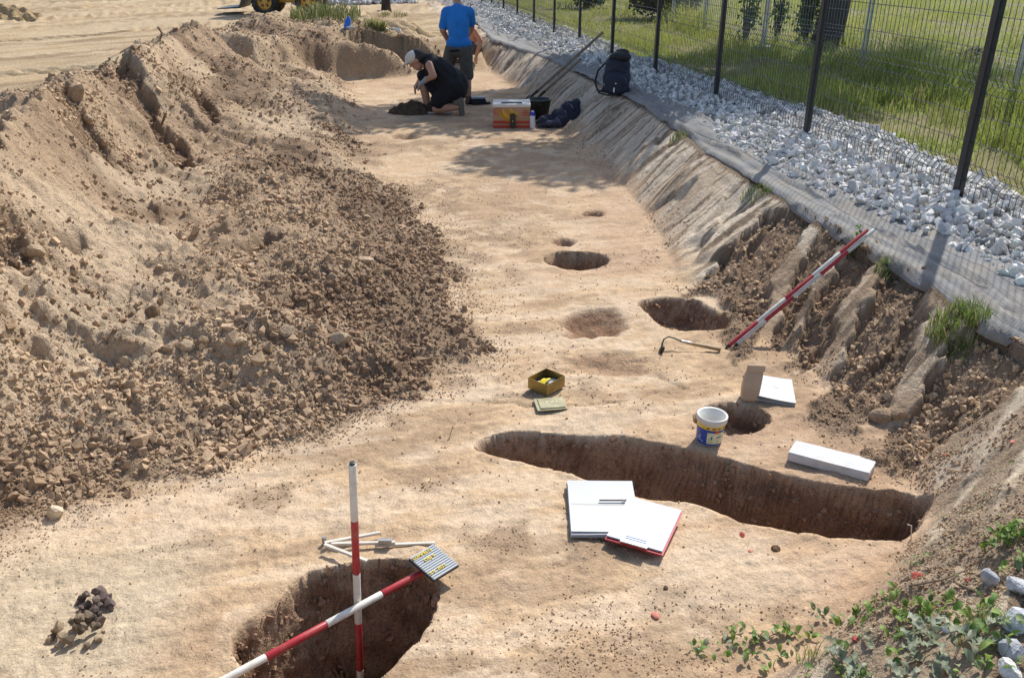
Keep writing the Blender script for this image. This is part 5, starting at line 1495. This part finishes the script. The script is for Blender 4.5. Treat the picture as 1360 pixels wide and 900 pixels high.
M_NAVY = mat('navy_cloth', (.014, .017, .035), .85, var=.3, scale=15, bump=.3, bscale=60)
M_NAVY2 = mat('navy_lining', (.05, .05, .085), .8, var=.3, scale=15)
jp = U(740, 168, 0); jk = empty('jacket', (jp.x, jp.y, gz(jp.x, jp.y))); tag(jk, 'crumpled navy jacket thrown at the foot of the trench wall', 'jacket')
remesh_obj('cloth', [('e', (-.08, .0, .05), (.15, .11, .07)), ('e', (.06, .05, .09), (.13, .12, .10)), ('e', (.16, .10, .16), (.10, .10, .10)), ('c', (.02, -.06, .06), .06, (.17, .02, .11), .05),
                     ('c', (.10, .05, .16), .045, (.22, .12, .25), .035), ('c', (-.18, .03, .03), .04, (-.02, .10, .12), .05), ('c', (.0, .0, .12), .035, (.12, .12, .21), .04)], M_NAVY, jk, .012, 2, .055, 3)
remesh_obj('sleeve', [('c', (-.20, -.07, .035), .036, (-.09, -.11, .05), .045), ('c', (-.09, -.11, .05), .045, (.04, -.08, .07), .05)], M_NAVY2, jk, .011, 2, .04, 5)

M_PACK = mat('backpack_navy', (.010, .014, .032), .7, var=.25, scale=20, bump=.3, bscale=90); M_PACKD = mat('backpack_black', (.010, .011, .014), .75)
bpk = U(818, 126, G); pk = empty('backpack', (bpk.x, bpk.y + .06, gz(bpk.x, bpk.y) + .015), -.15); pk.rotation_euler = (-.10, .03, -.15); tag(pk, 'navy backpack standing on the gravel at the lip of the trench wall', 'backpack')
remesh_obj('main_bag', [('e', (0, .02, .17), (.16, .11, .18)), ('e', (0, .03, .30), (.14, .10, .14)), ('e', (0, .0, .06), (.16, .11, .07))], M_PACK, pk, .014, 5, .012, 1)
remesh_obj('front_pocket', [('e', (.0, -.10, .13), (.13, .05, .12)), ('e', (0, -.10, .05), (.13, .05, .06))], M_PACK, pk, .014, 4, .01, 2)
remesh_obj('lid_flap', [('e', (.02, .02, .40), (.13, .11, .055)), ('e', (.05, .06, .44), (.07, .06, .05))], M_PACKD, pk, .014, 4, .012, 4)
tube_obj('grab_handle', [(-.03, .09, .42), (-.02, .10, .47), (.04, .10, .48), (.07, .09, .44)], .010, M_PACKD, pk, 6)
tube_obj('shoulder_strap', [(-.13, .10, .34), (-.22, .05, .24), (-.24, -.02, .12), (-.20, -.06, .03), (-.11, -.08, .02)], .012, M_PACKD, pk, 6)
tube_obj('waist_strap', [(-.14, -.05, .05), (-.19, -.10, .01), (-.08, -.15, -.01), (.02, -.15, .0)], .010, M_PACKD, pk, 6)
tube_obj('zip', [(-.11, -.105, .24), (0, -.125, .265), (.11, -.105, .24)], .005, M_PACKD, pk, 5)
box('white_tag', (-.015, -.155, .05), (.016, .006, .05), M_CANW, pk); box('logo_patch', (.0, -.16, .12), (.016, .006, .012), M_CANW, pk); box('logo_patch', (-.12, -.09, .10), (.028, .010, .008), M_CANW, pk)

M_LBL = mat('pale_blue_plastic', (.22, .33, .42), .4); tb2 = U(635, 138, 0)
tu = empty('sample_case', (tb2.x, tb2.y, gz(tb2.x, tb2.y)), .15); tag(tu, 'small dark case with pale blue lid right of the man', 'case')
box('case_base', (0, 0, .035), (.20, .15, .07), MATS['backpack_black'], tu, bevel=.01); box('lid', (0, .01, .078), (.19, .15, .022), M_LBL, tu, Matrix.Rotation(-.12, 3, 'X'), bevel=.006)
box('strap', (.125, -.02, .02), (.08, .10, .03), M_BLACK, tu, bevel=.008)

M_DPW = mat('white_plastic', (.66, .66, .64), .45); dp = U(526, 84, .02)
du = empty('dustpan', (dp.x, dp.y, gz(dp.x, dp.y) + .005), .1); tag(du, 'white plastic dustpan with handle at the far end of the trench', 'dustpan')
box('pan_base', (0, 0, .012), (.22, .20, .012), M_DPW, du, bevel=.004); box('pan_back', (-.0, .10, .06), (.22, .010, .10), M_DPW, du, bevel=.003)
for s in (-1, 1): box('pan_side', (s * .108, 0, .05), (.010, .19, .075), M_DPW, du, bevel=.003)
box('pan_front', (0, -.098, .05), (.21, .008, .07), M_DPW, du, bevel=.003)
tube_obj('handle', [(-.10, .06, .08), (-.17, .10, .12), (-.27, .14, .17)], [.016, .018, .014], M_DPW, du, 8)
M_BLU = mat('blue_plastic', (.02, .14, .62), .3, var=.2, scale=20); bz_ = U(461, 38, .72)
bz_ = hit(461, 39)
bb = empty('blue_bottle', tuple(bz_)); tag(bb, 'crumpled blue plastic bottle on the far topsoil mound', 'bottle')
remesh_obj('bottle_body', [('c', (0, 0, .03), .045, (.02, .02, .13), .05), ('c', (.02, .02, .13), .05, (.03, .02, .19), .02)], M_BLU, bb, .01, 2, .02, 6); tube_obj('neck', [(.0, -.04, .03), (.13, -.05, .03)], [.022, .018], M_GB, bb, 8)

# dark damp soil heap in front of the kneeling person, with a tray and trowel
dh = U(548, 150, 0)
def soil_pile(p, rx, ry, hgt, col, label, seed):
    n = 34; V = []; Fc = []
    for j in range(n + 1):
        for i in range(n + 1):
            a, b = i / n * 2 - 1, j / n * 2 - 1
            V.append((a * rx, b * ry, 0))
    V = np.array(V); d = np.hypot(V[:, 0] / rx, V[:, 1] / ry)
    V[:, 2] = hgt * np.maximum(0, 1 - d ** 1.3) * (.7 + .6 * fbm(V[:, 0] * 9 + seed, V[:, 1] * 9, 3, seed)) + lumps(V[:, 0] + seed, V[:, 1], .06, seed, .8) * .8 * (d < .95) - .02 * (d > .93)
    V[:, 2] += gh(V[:, 0] + p.x, V[:, 1] + p.y) - p.z
    id_ = np.arange((n + 1) ** 2).reshape(n + 1, n + 1)
    Q = np.stack([id_[:-1, :-1], id_[:-1, 1:], id_[1:, 1:], id_[1:, :-1]], -1).reshape(-1, 4)
    keep = (d[Q].min(1) < 1.0); o = mesh_np('soil_pile', V, Q[keep], mat('pile_%d' % seed, col, .95, var=.3, scale=30, bump=.6, bscale=70, spec=.1), smooth=False); o.location = p
    return tag(o, label, 'soil heap')
dh.z = gz(dh.x, dh.y)
soil_pile(dh, .34, .20, .13, (.09, .062, .042), 'dark damp soil heap in front of the kneeling person', 31)
fl = U(6, 24, .4); fl.z = gz(fl.x, fl.y); soil_pile(fl, .9, .6, .28, (.34, .25, .14), 'small brown earth heap on the sand at the upper left margin', 32)
tr = U(578, 152, 0); ty_ = empty('finds_tray', (tr.x + .05, tr.y + .05, gz(tr.x, tr.y))); tag(ty_, 'flat black tray under the kneeling person', 'tray')
box('tray_base', (0, 0, .012), (.30, .16, .014), M_BLACK, ty_, bevel=.003); box('tray_rim', (0, -.078, .022), (.30, .006, .02), M_GB, ty_, bevel=.002)

# ------------------------------------------------------------------ people
M_SKIN = mat('skin', (.42, .22, .145), .55, var=.08, scale=10); M_SKIN2 = mat('tanned_skin', (.50, .22, .12), .55, var=.1, scale=10)
M_TEE = mat('blue_cotton', (.012, .17, .52), .85, var=.08, scale=14, bump=.2, bscale=40); M_SHORT = mat('grey_cotton', (.085, .075, .065), .9, var=.15, scale=14, bump=.2, bscale=50)
M_DRESS = mat('black_cotton', (.007, .007, .010), .9, var=.2, scale=10); M_HAIR = mat('dark_hair', (.020, .012, .009), .6, var=.3, scale=60); M_CAPW = mat('beige_cap', (.62, .56, .48), .85)
M_SHOE = mat('brown_shoe', (.10, .055, .04), .7); M_SHOEG = mat('olive_shoe', (.13, .115, .085), .8); M_GLOVE = mat('grey_glove', (.30, .31, .31), .8); M_EYE = mat('eye_dark', (.02, .015, .012), .3)
def hand(p, d, up, r=.011):
    """palm plus five fingers as limb segments"""
    p, d, up = Vector(p), Vector(d).normalized(), Vector(up).normalized(); s = d.cross(up).normalized()
    parts = [('c', p, .026, p + d * .07, .030)]
    for k, L in ((-1.5, .062), (-.5, .075), (.5, .07), (1.5, .055)):
        a = p + d * .075 + s * k * .018; b = a + d * L * .55 - up * .012; c = b + d * L * .4 - up * .028
        parts += [('c', a, r, b, r * .92), ('c', b, r * .92, c, r * .8)]
    a = p + d * .02 + s * -.03; b = a + d * .035 - s * .022; parts += [('c', a, r * 1.15, b, r), ('c', b, r, b + d * .03 - up * .01, r * .85)]
    return parts
def head(c, fwd, up, R=.098):
    c, f, u = Vector(c), Vector(fwd).normalized(), Vector(up).normalized(); u = (u - f * u.dot(f)).normalized(); s = f.cross(u)
    rot = Matrix((s, f, u)).transposed()
    P = [('e', c + u * .02, (.076, .095, .098), rot), ('e', c + f * .03 - u * .06, (.058, .060, .062), rot), ('c', c + f * .09 + u * .015, .012, c + f * .112 - u * .02, .016), ('c', c + f * .075 - u * .065 - s * .02, .012, c + f * .075 - u * .065 + s * .02, .012)]
    for k in (-1, 1): P += [('e', c + s * .078 * k - f * .005, (.012, .022, .032), rot)]
    eyes = [c + f * .088 + u * .02 + s * .032 * k for k in (-1, 1)]
    return P, rot, eyes
def shoe(a, d, m, parent, L=.27, up=(0, 0, 1)):
    a, d, u = Vector(a), Vector(d).normalized(), Vector(up).normalized()
    o = remesh_obj('shoe', [('c', a - d * .05 + u * .04, .045, a + d * (L * .35) + u * .035, .042), ('c', a + d * (L * .35) + u * .035, .042, a + d * (L * .62) + u * .028, .034), ('c', a + u * .05, .045, a + u * .10 - d * .01, .046)], m, parent, .012, 3)
    return o

# man standing with his back to the camera
mp = U(622, 138, 0); mz = gz(mp.x, mp.y)
man = empty('person', (mp.x, mp.y, mz)); tag(man, 'standing person in a blue t-shirt and grey shorts seen from behind', 'person'); man.scale = (.92, .92, .94)
hc_ = (-.15, .26, 1.44); HP, hrot, eyes = head(hc_, (-.1, .8, -.6), (0, .6, .8))
bodyp = [('c', (0, .02, .09), .045, (-.005, -.02, .27), .058), ('c', (-.005, -.02, .27), .058, (-.01, .03, .45), .062), ('c', (-.01, .03, .45), .066, (-.03, .0, .78), .092),
         ('c', (-.40, .32, .09), .045, (-.37, .24, .27), .058), ('c', (-.37, .24, .27), .058, (-.34, .20, .45), .062), ('c', (-.34, .20, .45), .066, (-.20, .0, .78), .092),
         ('e', (-.115, .0, .83), (.165, .12, .12)), ('c', (-.115, .01, .86), .125, (-.12, .07, 1.12), .14), ('c', (-.12, .08, 1.13), .14, (-.125, .13, 1.22), .11),
         ('c', (-.22, .12, 1.22), .07, (-.03, .12, 1.22), .07), ('c', (-.125, .15, 1.26), .06, (-.14, .22, 1.37), .055),
         ('c', (-.30, .12, 1.20), .058, (-.345, .08, .98), .046), ('c', (-.345, .08, .98), .044, (-.26, .24, .79), .033),
         ('c', (.05, .12, 1.20), .058, (.055, .28, .99), .046), ('c', (.055, .28, .99), .044, (-.02, .46, .86), .033)] + HP
bodyp += hand((-.26, .25, .785), (.25, .5, -.7), (-.6, .4, .5)) + hand((-.02, .47, .855), (-.3, .6, -.4), (.2, .4, .8))
mb = remesh_obj('body', bodyp, M_SKIN, man, .012, 4)
remesh_obj('t_shirt', [('c', (-.115, .01, .80), .142, (-.12, .06, 1.08), .160), ('c', (-.12, .07, 1.10), .160, (-.125, .12, 1.20), .135), ('c', (-.24, .115, 1.215), .082, (-.01, .115, 1.215), .082),
                       ('c', (-.29, .12, 1.21), .074, (-.335, .095, 1.03), .066), ('c', (.04, .12, 1.21), .074, (.055, .22, 1.07), .066), ('e', (-.115, 0, .82), (.185, .14, .10)), ('c', (-.13, .15, 1.24), .075, (-.13, .16, 1.27), .068)], M_TEE, man, .012, 3, .004, 2)
remesh_obj('shorts', [('e', (-.115, .0, .74), (.180, .135, .11)), ('c', (-.025, .0, .74), .108, (-.01, .02, .40), .092), ('c', (-.205, .0, .74), .108, (-.335, .19, .42), .092), ('c', (-.01, .02, .42), .092, (-.008, .015, .385), .092)], M_SHORT, man, .012, 3, .011, 3)
box('back_pocket', (-.17, -.140, .735), (.13, .012, .03), M_DRESS, man, Matrix.Rotation(-.06, 3, 'Y'), bevel=.004)
c = Vector(hc_); f_ = hrot @ Vector((0, 1, 0)); u_ = hrot @ Vector((0, 0, 1))
remesh_obj('hair', [('e', c + u_ * .035 - f_ * .02, (.085, .098, .092), hrot), ('e', c - f_ * .055 - u_ * .02, (.066, .045, .07), hrot)], M_HAIR, man, .012, 2, .008, 7)
shoe((0, .02, 0), (.1, 1, 0), M_SHOE, man); shoe((-.40, .32, 0), (-.2, 1, 0), M_SHOE, man)
for e in eyes:
    bm = bmesh.new(); bmesh.ops.create_icosphere(bm, subdivisions=2, radius=.012, matrix=Matrix.Translation(e)); obj('eye', bm, M_EYE, man)

# kneeling person in black dress, facing left
wp = U(590, 151, 0); wz = gz(wp.x, wp.y)
wo = empty('person', (wp.x, wp.y, wz)); tag(wo, 'kneeling person in a black sleeveless dress and pale cap working at the floor', 'person')
K = lambda px, z, y=0: Vector(((px - 590) / 106.0, y, z))
hcw = K(557, .645, -.02); HP, hrot, eyes = head(hcw, (-.82, 0, -.57), (-.5, 0, .85))
hipn, hipf = K(604, .34, -.09), K(604, .35, .10)
kn_f, an_f = K(561, .44, .10), K(567, .09, .10)
kn_k, an_k = K(581, .075, -.10), K(609, .10, -.11)
sh_n, sh_f = K(574, .60, -.16), K(572, .60, .16)
el = K(580, .485, -.24); wr = K(568, .42, -.16)
bodyp = [('c', hipf, .095, kn_f, .062), ('c', kn_f, .062, kn_f.lerp(an_f, .4), .060), ('c', kn_f.lerp(an_f, .4), .060, an_f, .042),
         ('c', hipn, .095, kn_k, .062), ('c', kn_k, .060, kn_k.lerp(an_k, .45), .060), ('c', kn_k.lerp(an_k, .45), .058, an_k, .042),
         ('e', (hipn + hipf) / 2, (.14, .18, .15)), ('c', (hipn + hipf) / 2 + Vector((-.03, 0, .05)), .14, K(584, .53), .13), ('c', K(584, .53), .13, K(574, .60), .10),
         ('c', sh_n * .8 + sh_f * .2, .06, sh_f * .8 + sh_n * .2, .06), ('c', K(570, .62), .05, K(562, .635), .048), ('c', sh_n, .050, el, .042), ('c', el, .041, wr, .029), ('c', sh_f, .048, K(566, .48, .22), .040), ('c', K(566, .48, .22), .040, K(556, .36, .12), .029)] + HP
bodyp += hand(K(556, .36, .12), (-.5, -.1, -.8), (-.8, 0, .5))
remesh_obj('body', bodyp, M_SKIN, wo, .0115, 4)
remesh_obj('glove', hand(wr, (-.75, .2, -.55), (-.5, 0, .85), .013) + [('c', wr, .034, wr + Vector((.02, -.01, .02)), .036)], M_GLOVE, wo, .007, 2)
remesh_obj('dress', [('c', (hipn + hipf) / 2 + Vector((.0, 0, .0)), .185, K(583, .54), .155), ('c', K(584, .53), .155, K(576, .60), .118), ('c', sh_n * .75 + sh_f * .25, .072, sh_f * .75 + sh_n * .25, .072), ('e', K(606, .31), (.15, .20, .17)),
                     ('c', hipf, .12, kn_f + Vector((.03, 0, .0)), .088), ('c', hipn, .13, K(584, .16, -.09), .105), ('c', K(600, .24), .15, K(586, .20), .12), ('c', K(572, .36, .05), .07, K(582, .22, .0), .07)], M_DRESS, wo, .013, 4, .015, 5)
f_ = hrot @ Vector((0, 1, 0)); u_ = hrot @ Vector((0, 0, 1)); s_ = hrot @ Vector((1, 0, 0))
remesh_obj('hair', [('e', hcw + u_ * .025 - f_ * .025, (.086, .092, .095), hrot), ('c', hcw - f_ * .08 + u_ * .0, .045, hcw - f_ * .12 - u_ * .03, .035), ('c', hcw - f_ * .05 - u_ * .04, .05, hcw - f_ * .04 - u_ * .07, .035)], M_HAIR, wo, .012, 2, .006, 8)
remesh_obj('cap', [('e', hcw + u_ * .058 + f_ * .028, (.094, .100, .074), hrot), ('e', hcw + u_ * .045 + f_ * .125, (.078, .085, .014), hrot)], M_CAPW, wo, .010, 2)
for e in eyes:
    bm = bmesh.new(); bmesh.ops.create_icosphere(bm, subdivisions=2, radius=.012, matrix=Matrix.Translation(e)); obj('eye', bm, M_EYE, wo)
shoe(an_f - Vector((0, 0, .09)), (-1, .05, 0), M_SHOE, wo); shoe(an_k + Vector((.075, 0, .03)), (.05, 0, -1), M_SHOEG, wo, .25, (-1, 0, .1))

# third person crouching behind the man
cp = U(629, 92, 0); cz_ = gz(cp.x, cp.y)
cr = empty('person', (cp.x, cp.y, cz_)); tag(cr, 'crouching person almost hidden behind the standing man, only a bare arm and flank showing', 'person')
HPc, hrotc, eyesc = head((-.22, .15, .62), (-.6, .5, -.6), (-.4, .3, .85))
remesh_obj('body', [('e', (.0, .05, .26), (.15, .16, .13)), ('c', (.0, .05, .30), .13, (-.06, .08, .50), .14), ('c', (-.06, .0, .53), .07, (-.08, .22, .53), .07), ('c', (-.1, .1, .54), .055, (-.18, .13, .60), .05),
                    ('c', (.02, -.08, .52), .055, (.13, -.12, .36), .046), ('c', (.13, -.12, .36), .044, (.06, -.20, .14), .032), ('c', (.0, .12, .24), .085, (-.2, .25, .36), .06), ('c', (-.2, .25, .36), .058, (-.12, .2, .06), .04),
                    ('c', (.02, -.04, .24), .085, (-.2, -.05, .36), .06), ('c', (-.2, -.05, .36), .058, (-.12, .0, .06), .04), ('c', (-.1, .24, .52), .05, (-.3, .3, .34), .04), ('c', (-.3, .3, .34), .038, (-.35, .2, .12), .03)] + HPc + hand((.06, -.2, .14), (-.2, -.2, -.9), (-.7, -.5, 0)) + hand((-.35, .2, .12), (-.2, -.2, -.9), (-.7, -.5, 0)), M_SKIN2, cr, .011, 4)
remesh_obj('shorts', [('e', (.0, .05, .24), (.165, .175, .12)), ('c', (.0, .12, .24), .10, (-.14, .21, .32), .08), ('c', (.02, -.04, .24), .10, (-.14, -.05, .32), .08)], M_SHORT, cr, .013, 4)
remesh_obj('hair', [('e', Vector((-.22, .15, .65)), (.088, .095, .09), hrotc)], M_HAIR, cr, .012, 2)
shoe((-.12, .0, 0), (-1, -.1, 0), M_SHOE, cr); shoe((-.12, .2, 0), (-1, .1, 0), M_SHOE, cr)

# ------------------------------------------------------------------ compact loader far left
M_LY = mat('loader_yellow', (.72, .36, .02), .4, var=.1, scale=4, dirt=(.4, .3, .18), dirt_amt=.35); M_TYRE = mat('tyre_rubber', (.025, .024, .023), .85, var=.2, scale=10, dirt=(.3, .24, .15), dirt_amt=.4); M_LGR = mat('loader_grey', (.05, .05, .052), .5); M_GLASS = mat('cab_glass', (.03, .04, .045), .08)
lp = U(381, 20, .40); lz = gz(lp.x, lp.y); ld_ = empty('compact_loader', (lp.x, lp.y + .5, lz), math.radians(4)); tag(ld_, 'yellow compact wheel loader parked on the sand beyond the heap', 'loader')
WR, WB = .30, 1.04
def wheel(x, y, s):
    R90 = Matrix.Rotation(math.pi / 2, 4, 'X')
    bm = bmesh.new(); lathe(bm, [(WR * .58, -.13), (WR * .86, -.14), (WR, -.10), (WR, .10), (WR * .86, .14), (WR * .58, .13), (WR * .58, -.13)], 36)
    for k in range(22):
        a = 2 * math.pi * k / 22
        for t in (-1, 1):
            bx(bm, (WR * 1.01 * math.cos(a + t * .05), WR * 1.01 * math.sin(a + t * .05), t * .055), (.03, .05, .10), Matrix.Rotation(a + t * .05, 3, 'Z') @ Matrix.Rotation(t * .5, 3, 'X'))
    bmesh.ops.transform(bm, matrix=Matrix.Translation((x, y, WR)) @ R90, verts=list(bm.verts)); tyre = obj('wheel', bm, M_TYRE, ld_)
    bm = bmesh.new(); rg = lathe(bm, [(WR * .60, .10), (WR * .56, .10), (WR * .50, .05), (WR * .22, .045), (WR * .2, .09), (.001, .095)], 28)
    bmesh.ops.transform(bm, matrix=Matrix.Translation((x, y, WR)) @ (R90 if s < 0 else Matrix.Rotation(-math.pi / 2, 4, 'X')), verts=list(bm.verts)); rim = obj('rim', bm, M_LY, tyre)
    for k in range(5):
        a = 2 * math.pi * k / 5 + .3
        box('rim_hole', (x + WR * .34 * math.cos(a), y + s * .052, WR + WR * .34 * math.sin(a)), (.05, .012, .05), M_LGR, tyre, Matrix.Rotation(-a, 3, 'Y'), bevel=.004)
for x in (-WB / 2, WB / 2):
    for y, s in ((-.5, -1), (.5, 1)): wheel(x, y, s)
box('chassis', (0.05, 0, .48), (1.5, .62, .42), M_LY, ld_, bevel=.04); box('fender', (.25, 0, .86), (1.3, .96, .36), M_LY, ld_, bevel=.05); box('engine_cover', (.62, 0, 1.15), (.62, .85, .5), M_LY, ld_, bevel=.06)
box('cab', (-.10, 0, 1.35), (.8, .86, .95), M_GLASS, ld_, bevel=.05); box('cab_roof', (-.10, 0, 1.87), (.92, .94, .09), M_LGR, ld_, bevel=.03)
for x in (-.5, .3):
    for y in (-.44, .44): box('cab_pillar', (x, y, 1.35), (.06, .05, .98), M_LGR, ld_, bevel=.01)
for y in (-.36, .36):
    bm = bmesh.new(); tube(bm, [(.2, y, 1.25), (-.6, y, 1.0), (-1.05, y, .42)], .06, 8); obj('lift_arm', bm, M_LY, ld_)
bm = bmesh.new()
prof = [(-1.05, .62), (-1.02, .30), (-1.12, .16), (-1.65, .14), (-1.66, .16), (-1.14, .20), (-1.08, .32), (-1.09, .62)]
l_ = [bm.verts.new((x, -.6, z)) for x, z in prof]; r_ = [bm.verts.new((x, .6, z)) for x, z in prof]
for i in range(len(prof)): j = (i + 1) % len(prof); bm.faces.new((l_[i], l_[j], r_[j], r_[i]))
bm.faces.new(l_[::-1]); bm.faces.new(r_); obj('bucket', bm, M_LGR, ld_)
for y in (-.35, .35):
    bm = bmesh.new(); bx(bm, (-.82, y, .95), (.07, .12, .09)); obj('headlight', bm, M_BW, ld_, bevel=.01)

# stump on the far mound and distant gravel heaps
stp_ = U(513, 9, .68)
stp_ = hit(513, 14)
sm = empty('tree_stump', tuple(stp_)); tag(sm, 'dark upright tree stump on the far topsoil mound', 'stump')
bm = bmesh.new(); tube(bm, [(0, 0, -.1), (0, 0, .1), (.02, 0, .5), (.0, .02, .95)], [.16, .125, .115, .12], 12); obj('trunk', bm, M_BARK, sm, smooth=True)
bm = bmesh.new(); tube(bm, [(.0, 0, .95), (0, 0, .97)], [.118, .105], 12); obj('cut_top', bm, M_WOOD, sm)
def gravel_heap(px, py, w_, hgt, n, label, seed):
    p = U(px, py, .4); p.z = gz(p.x, p.y); r = np.random.default_rng(seed)
    a = r.uniform(0, 6.28, n); q = np.sqrt(r.random(n)); x = p.x + w_ * q * np.cos(a); y = p.y + w_ * .6 * q * np.sin(a)
    z = p.z + hgt * (1 - q ** 1.4); S = r.uniform(.06, .13, n)
    c = np.array([.6, .6, .6]) * r.uniform(.6, 1.15, (n, 1))
    o = scatter('gravel_heap', rock_protos, np.stack([x, y, z], 1) - np.array(p), S, M_ROCK, c, r=r); o.location = p
    tag(o, label, 'gravel heap')
    o['kind'] = 'stuff'
gravel_heap(470, 3, 1.9, .5, 1500, 'pale gravel heap behind the far topsoil mound', 41)
gravel_heap(345, -6, 2.6, .35, 1200, 'pale gravel heap behind the loader', 42)
gravel_heap(240, -5, 2.0, .3, 900, 'low pale gravel heap left of the loader', 43)
gravel_heap(120, -7, 2.2, .3, 900, 'low pale gravel heap at the far upper left', 44)
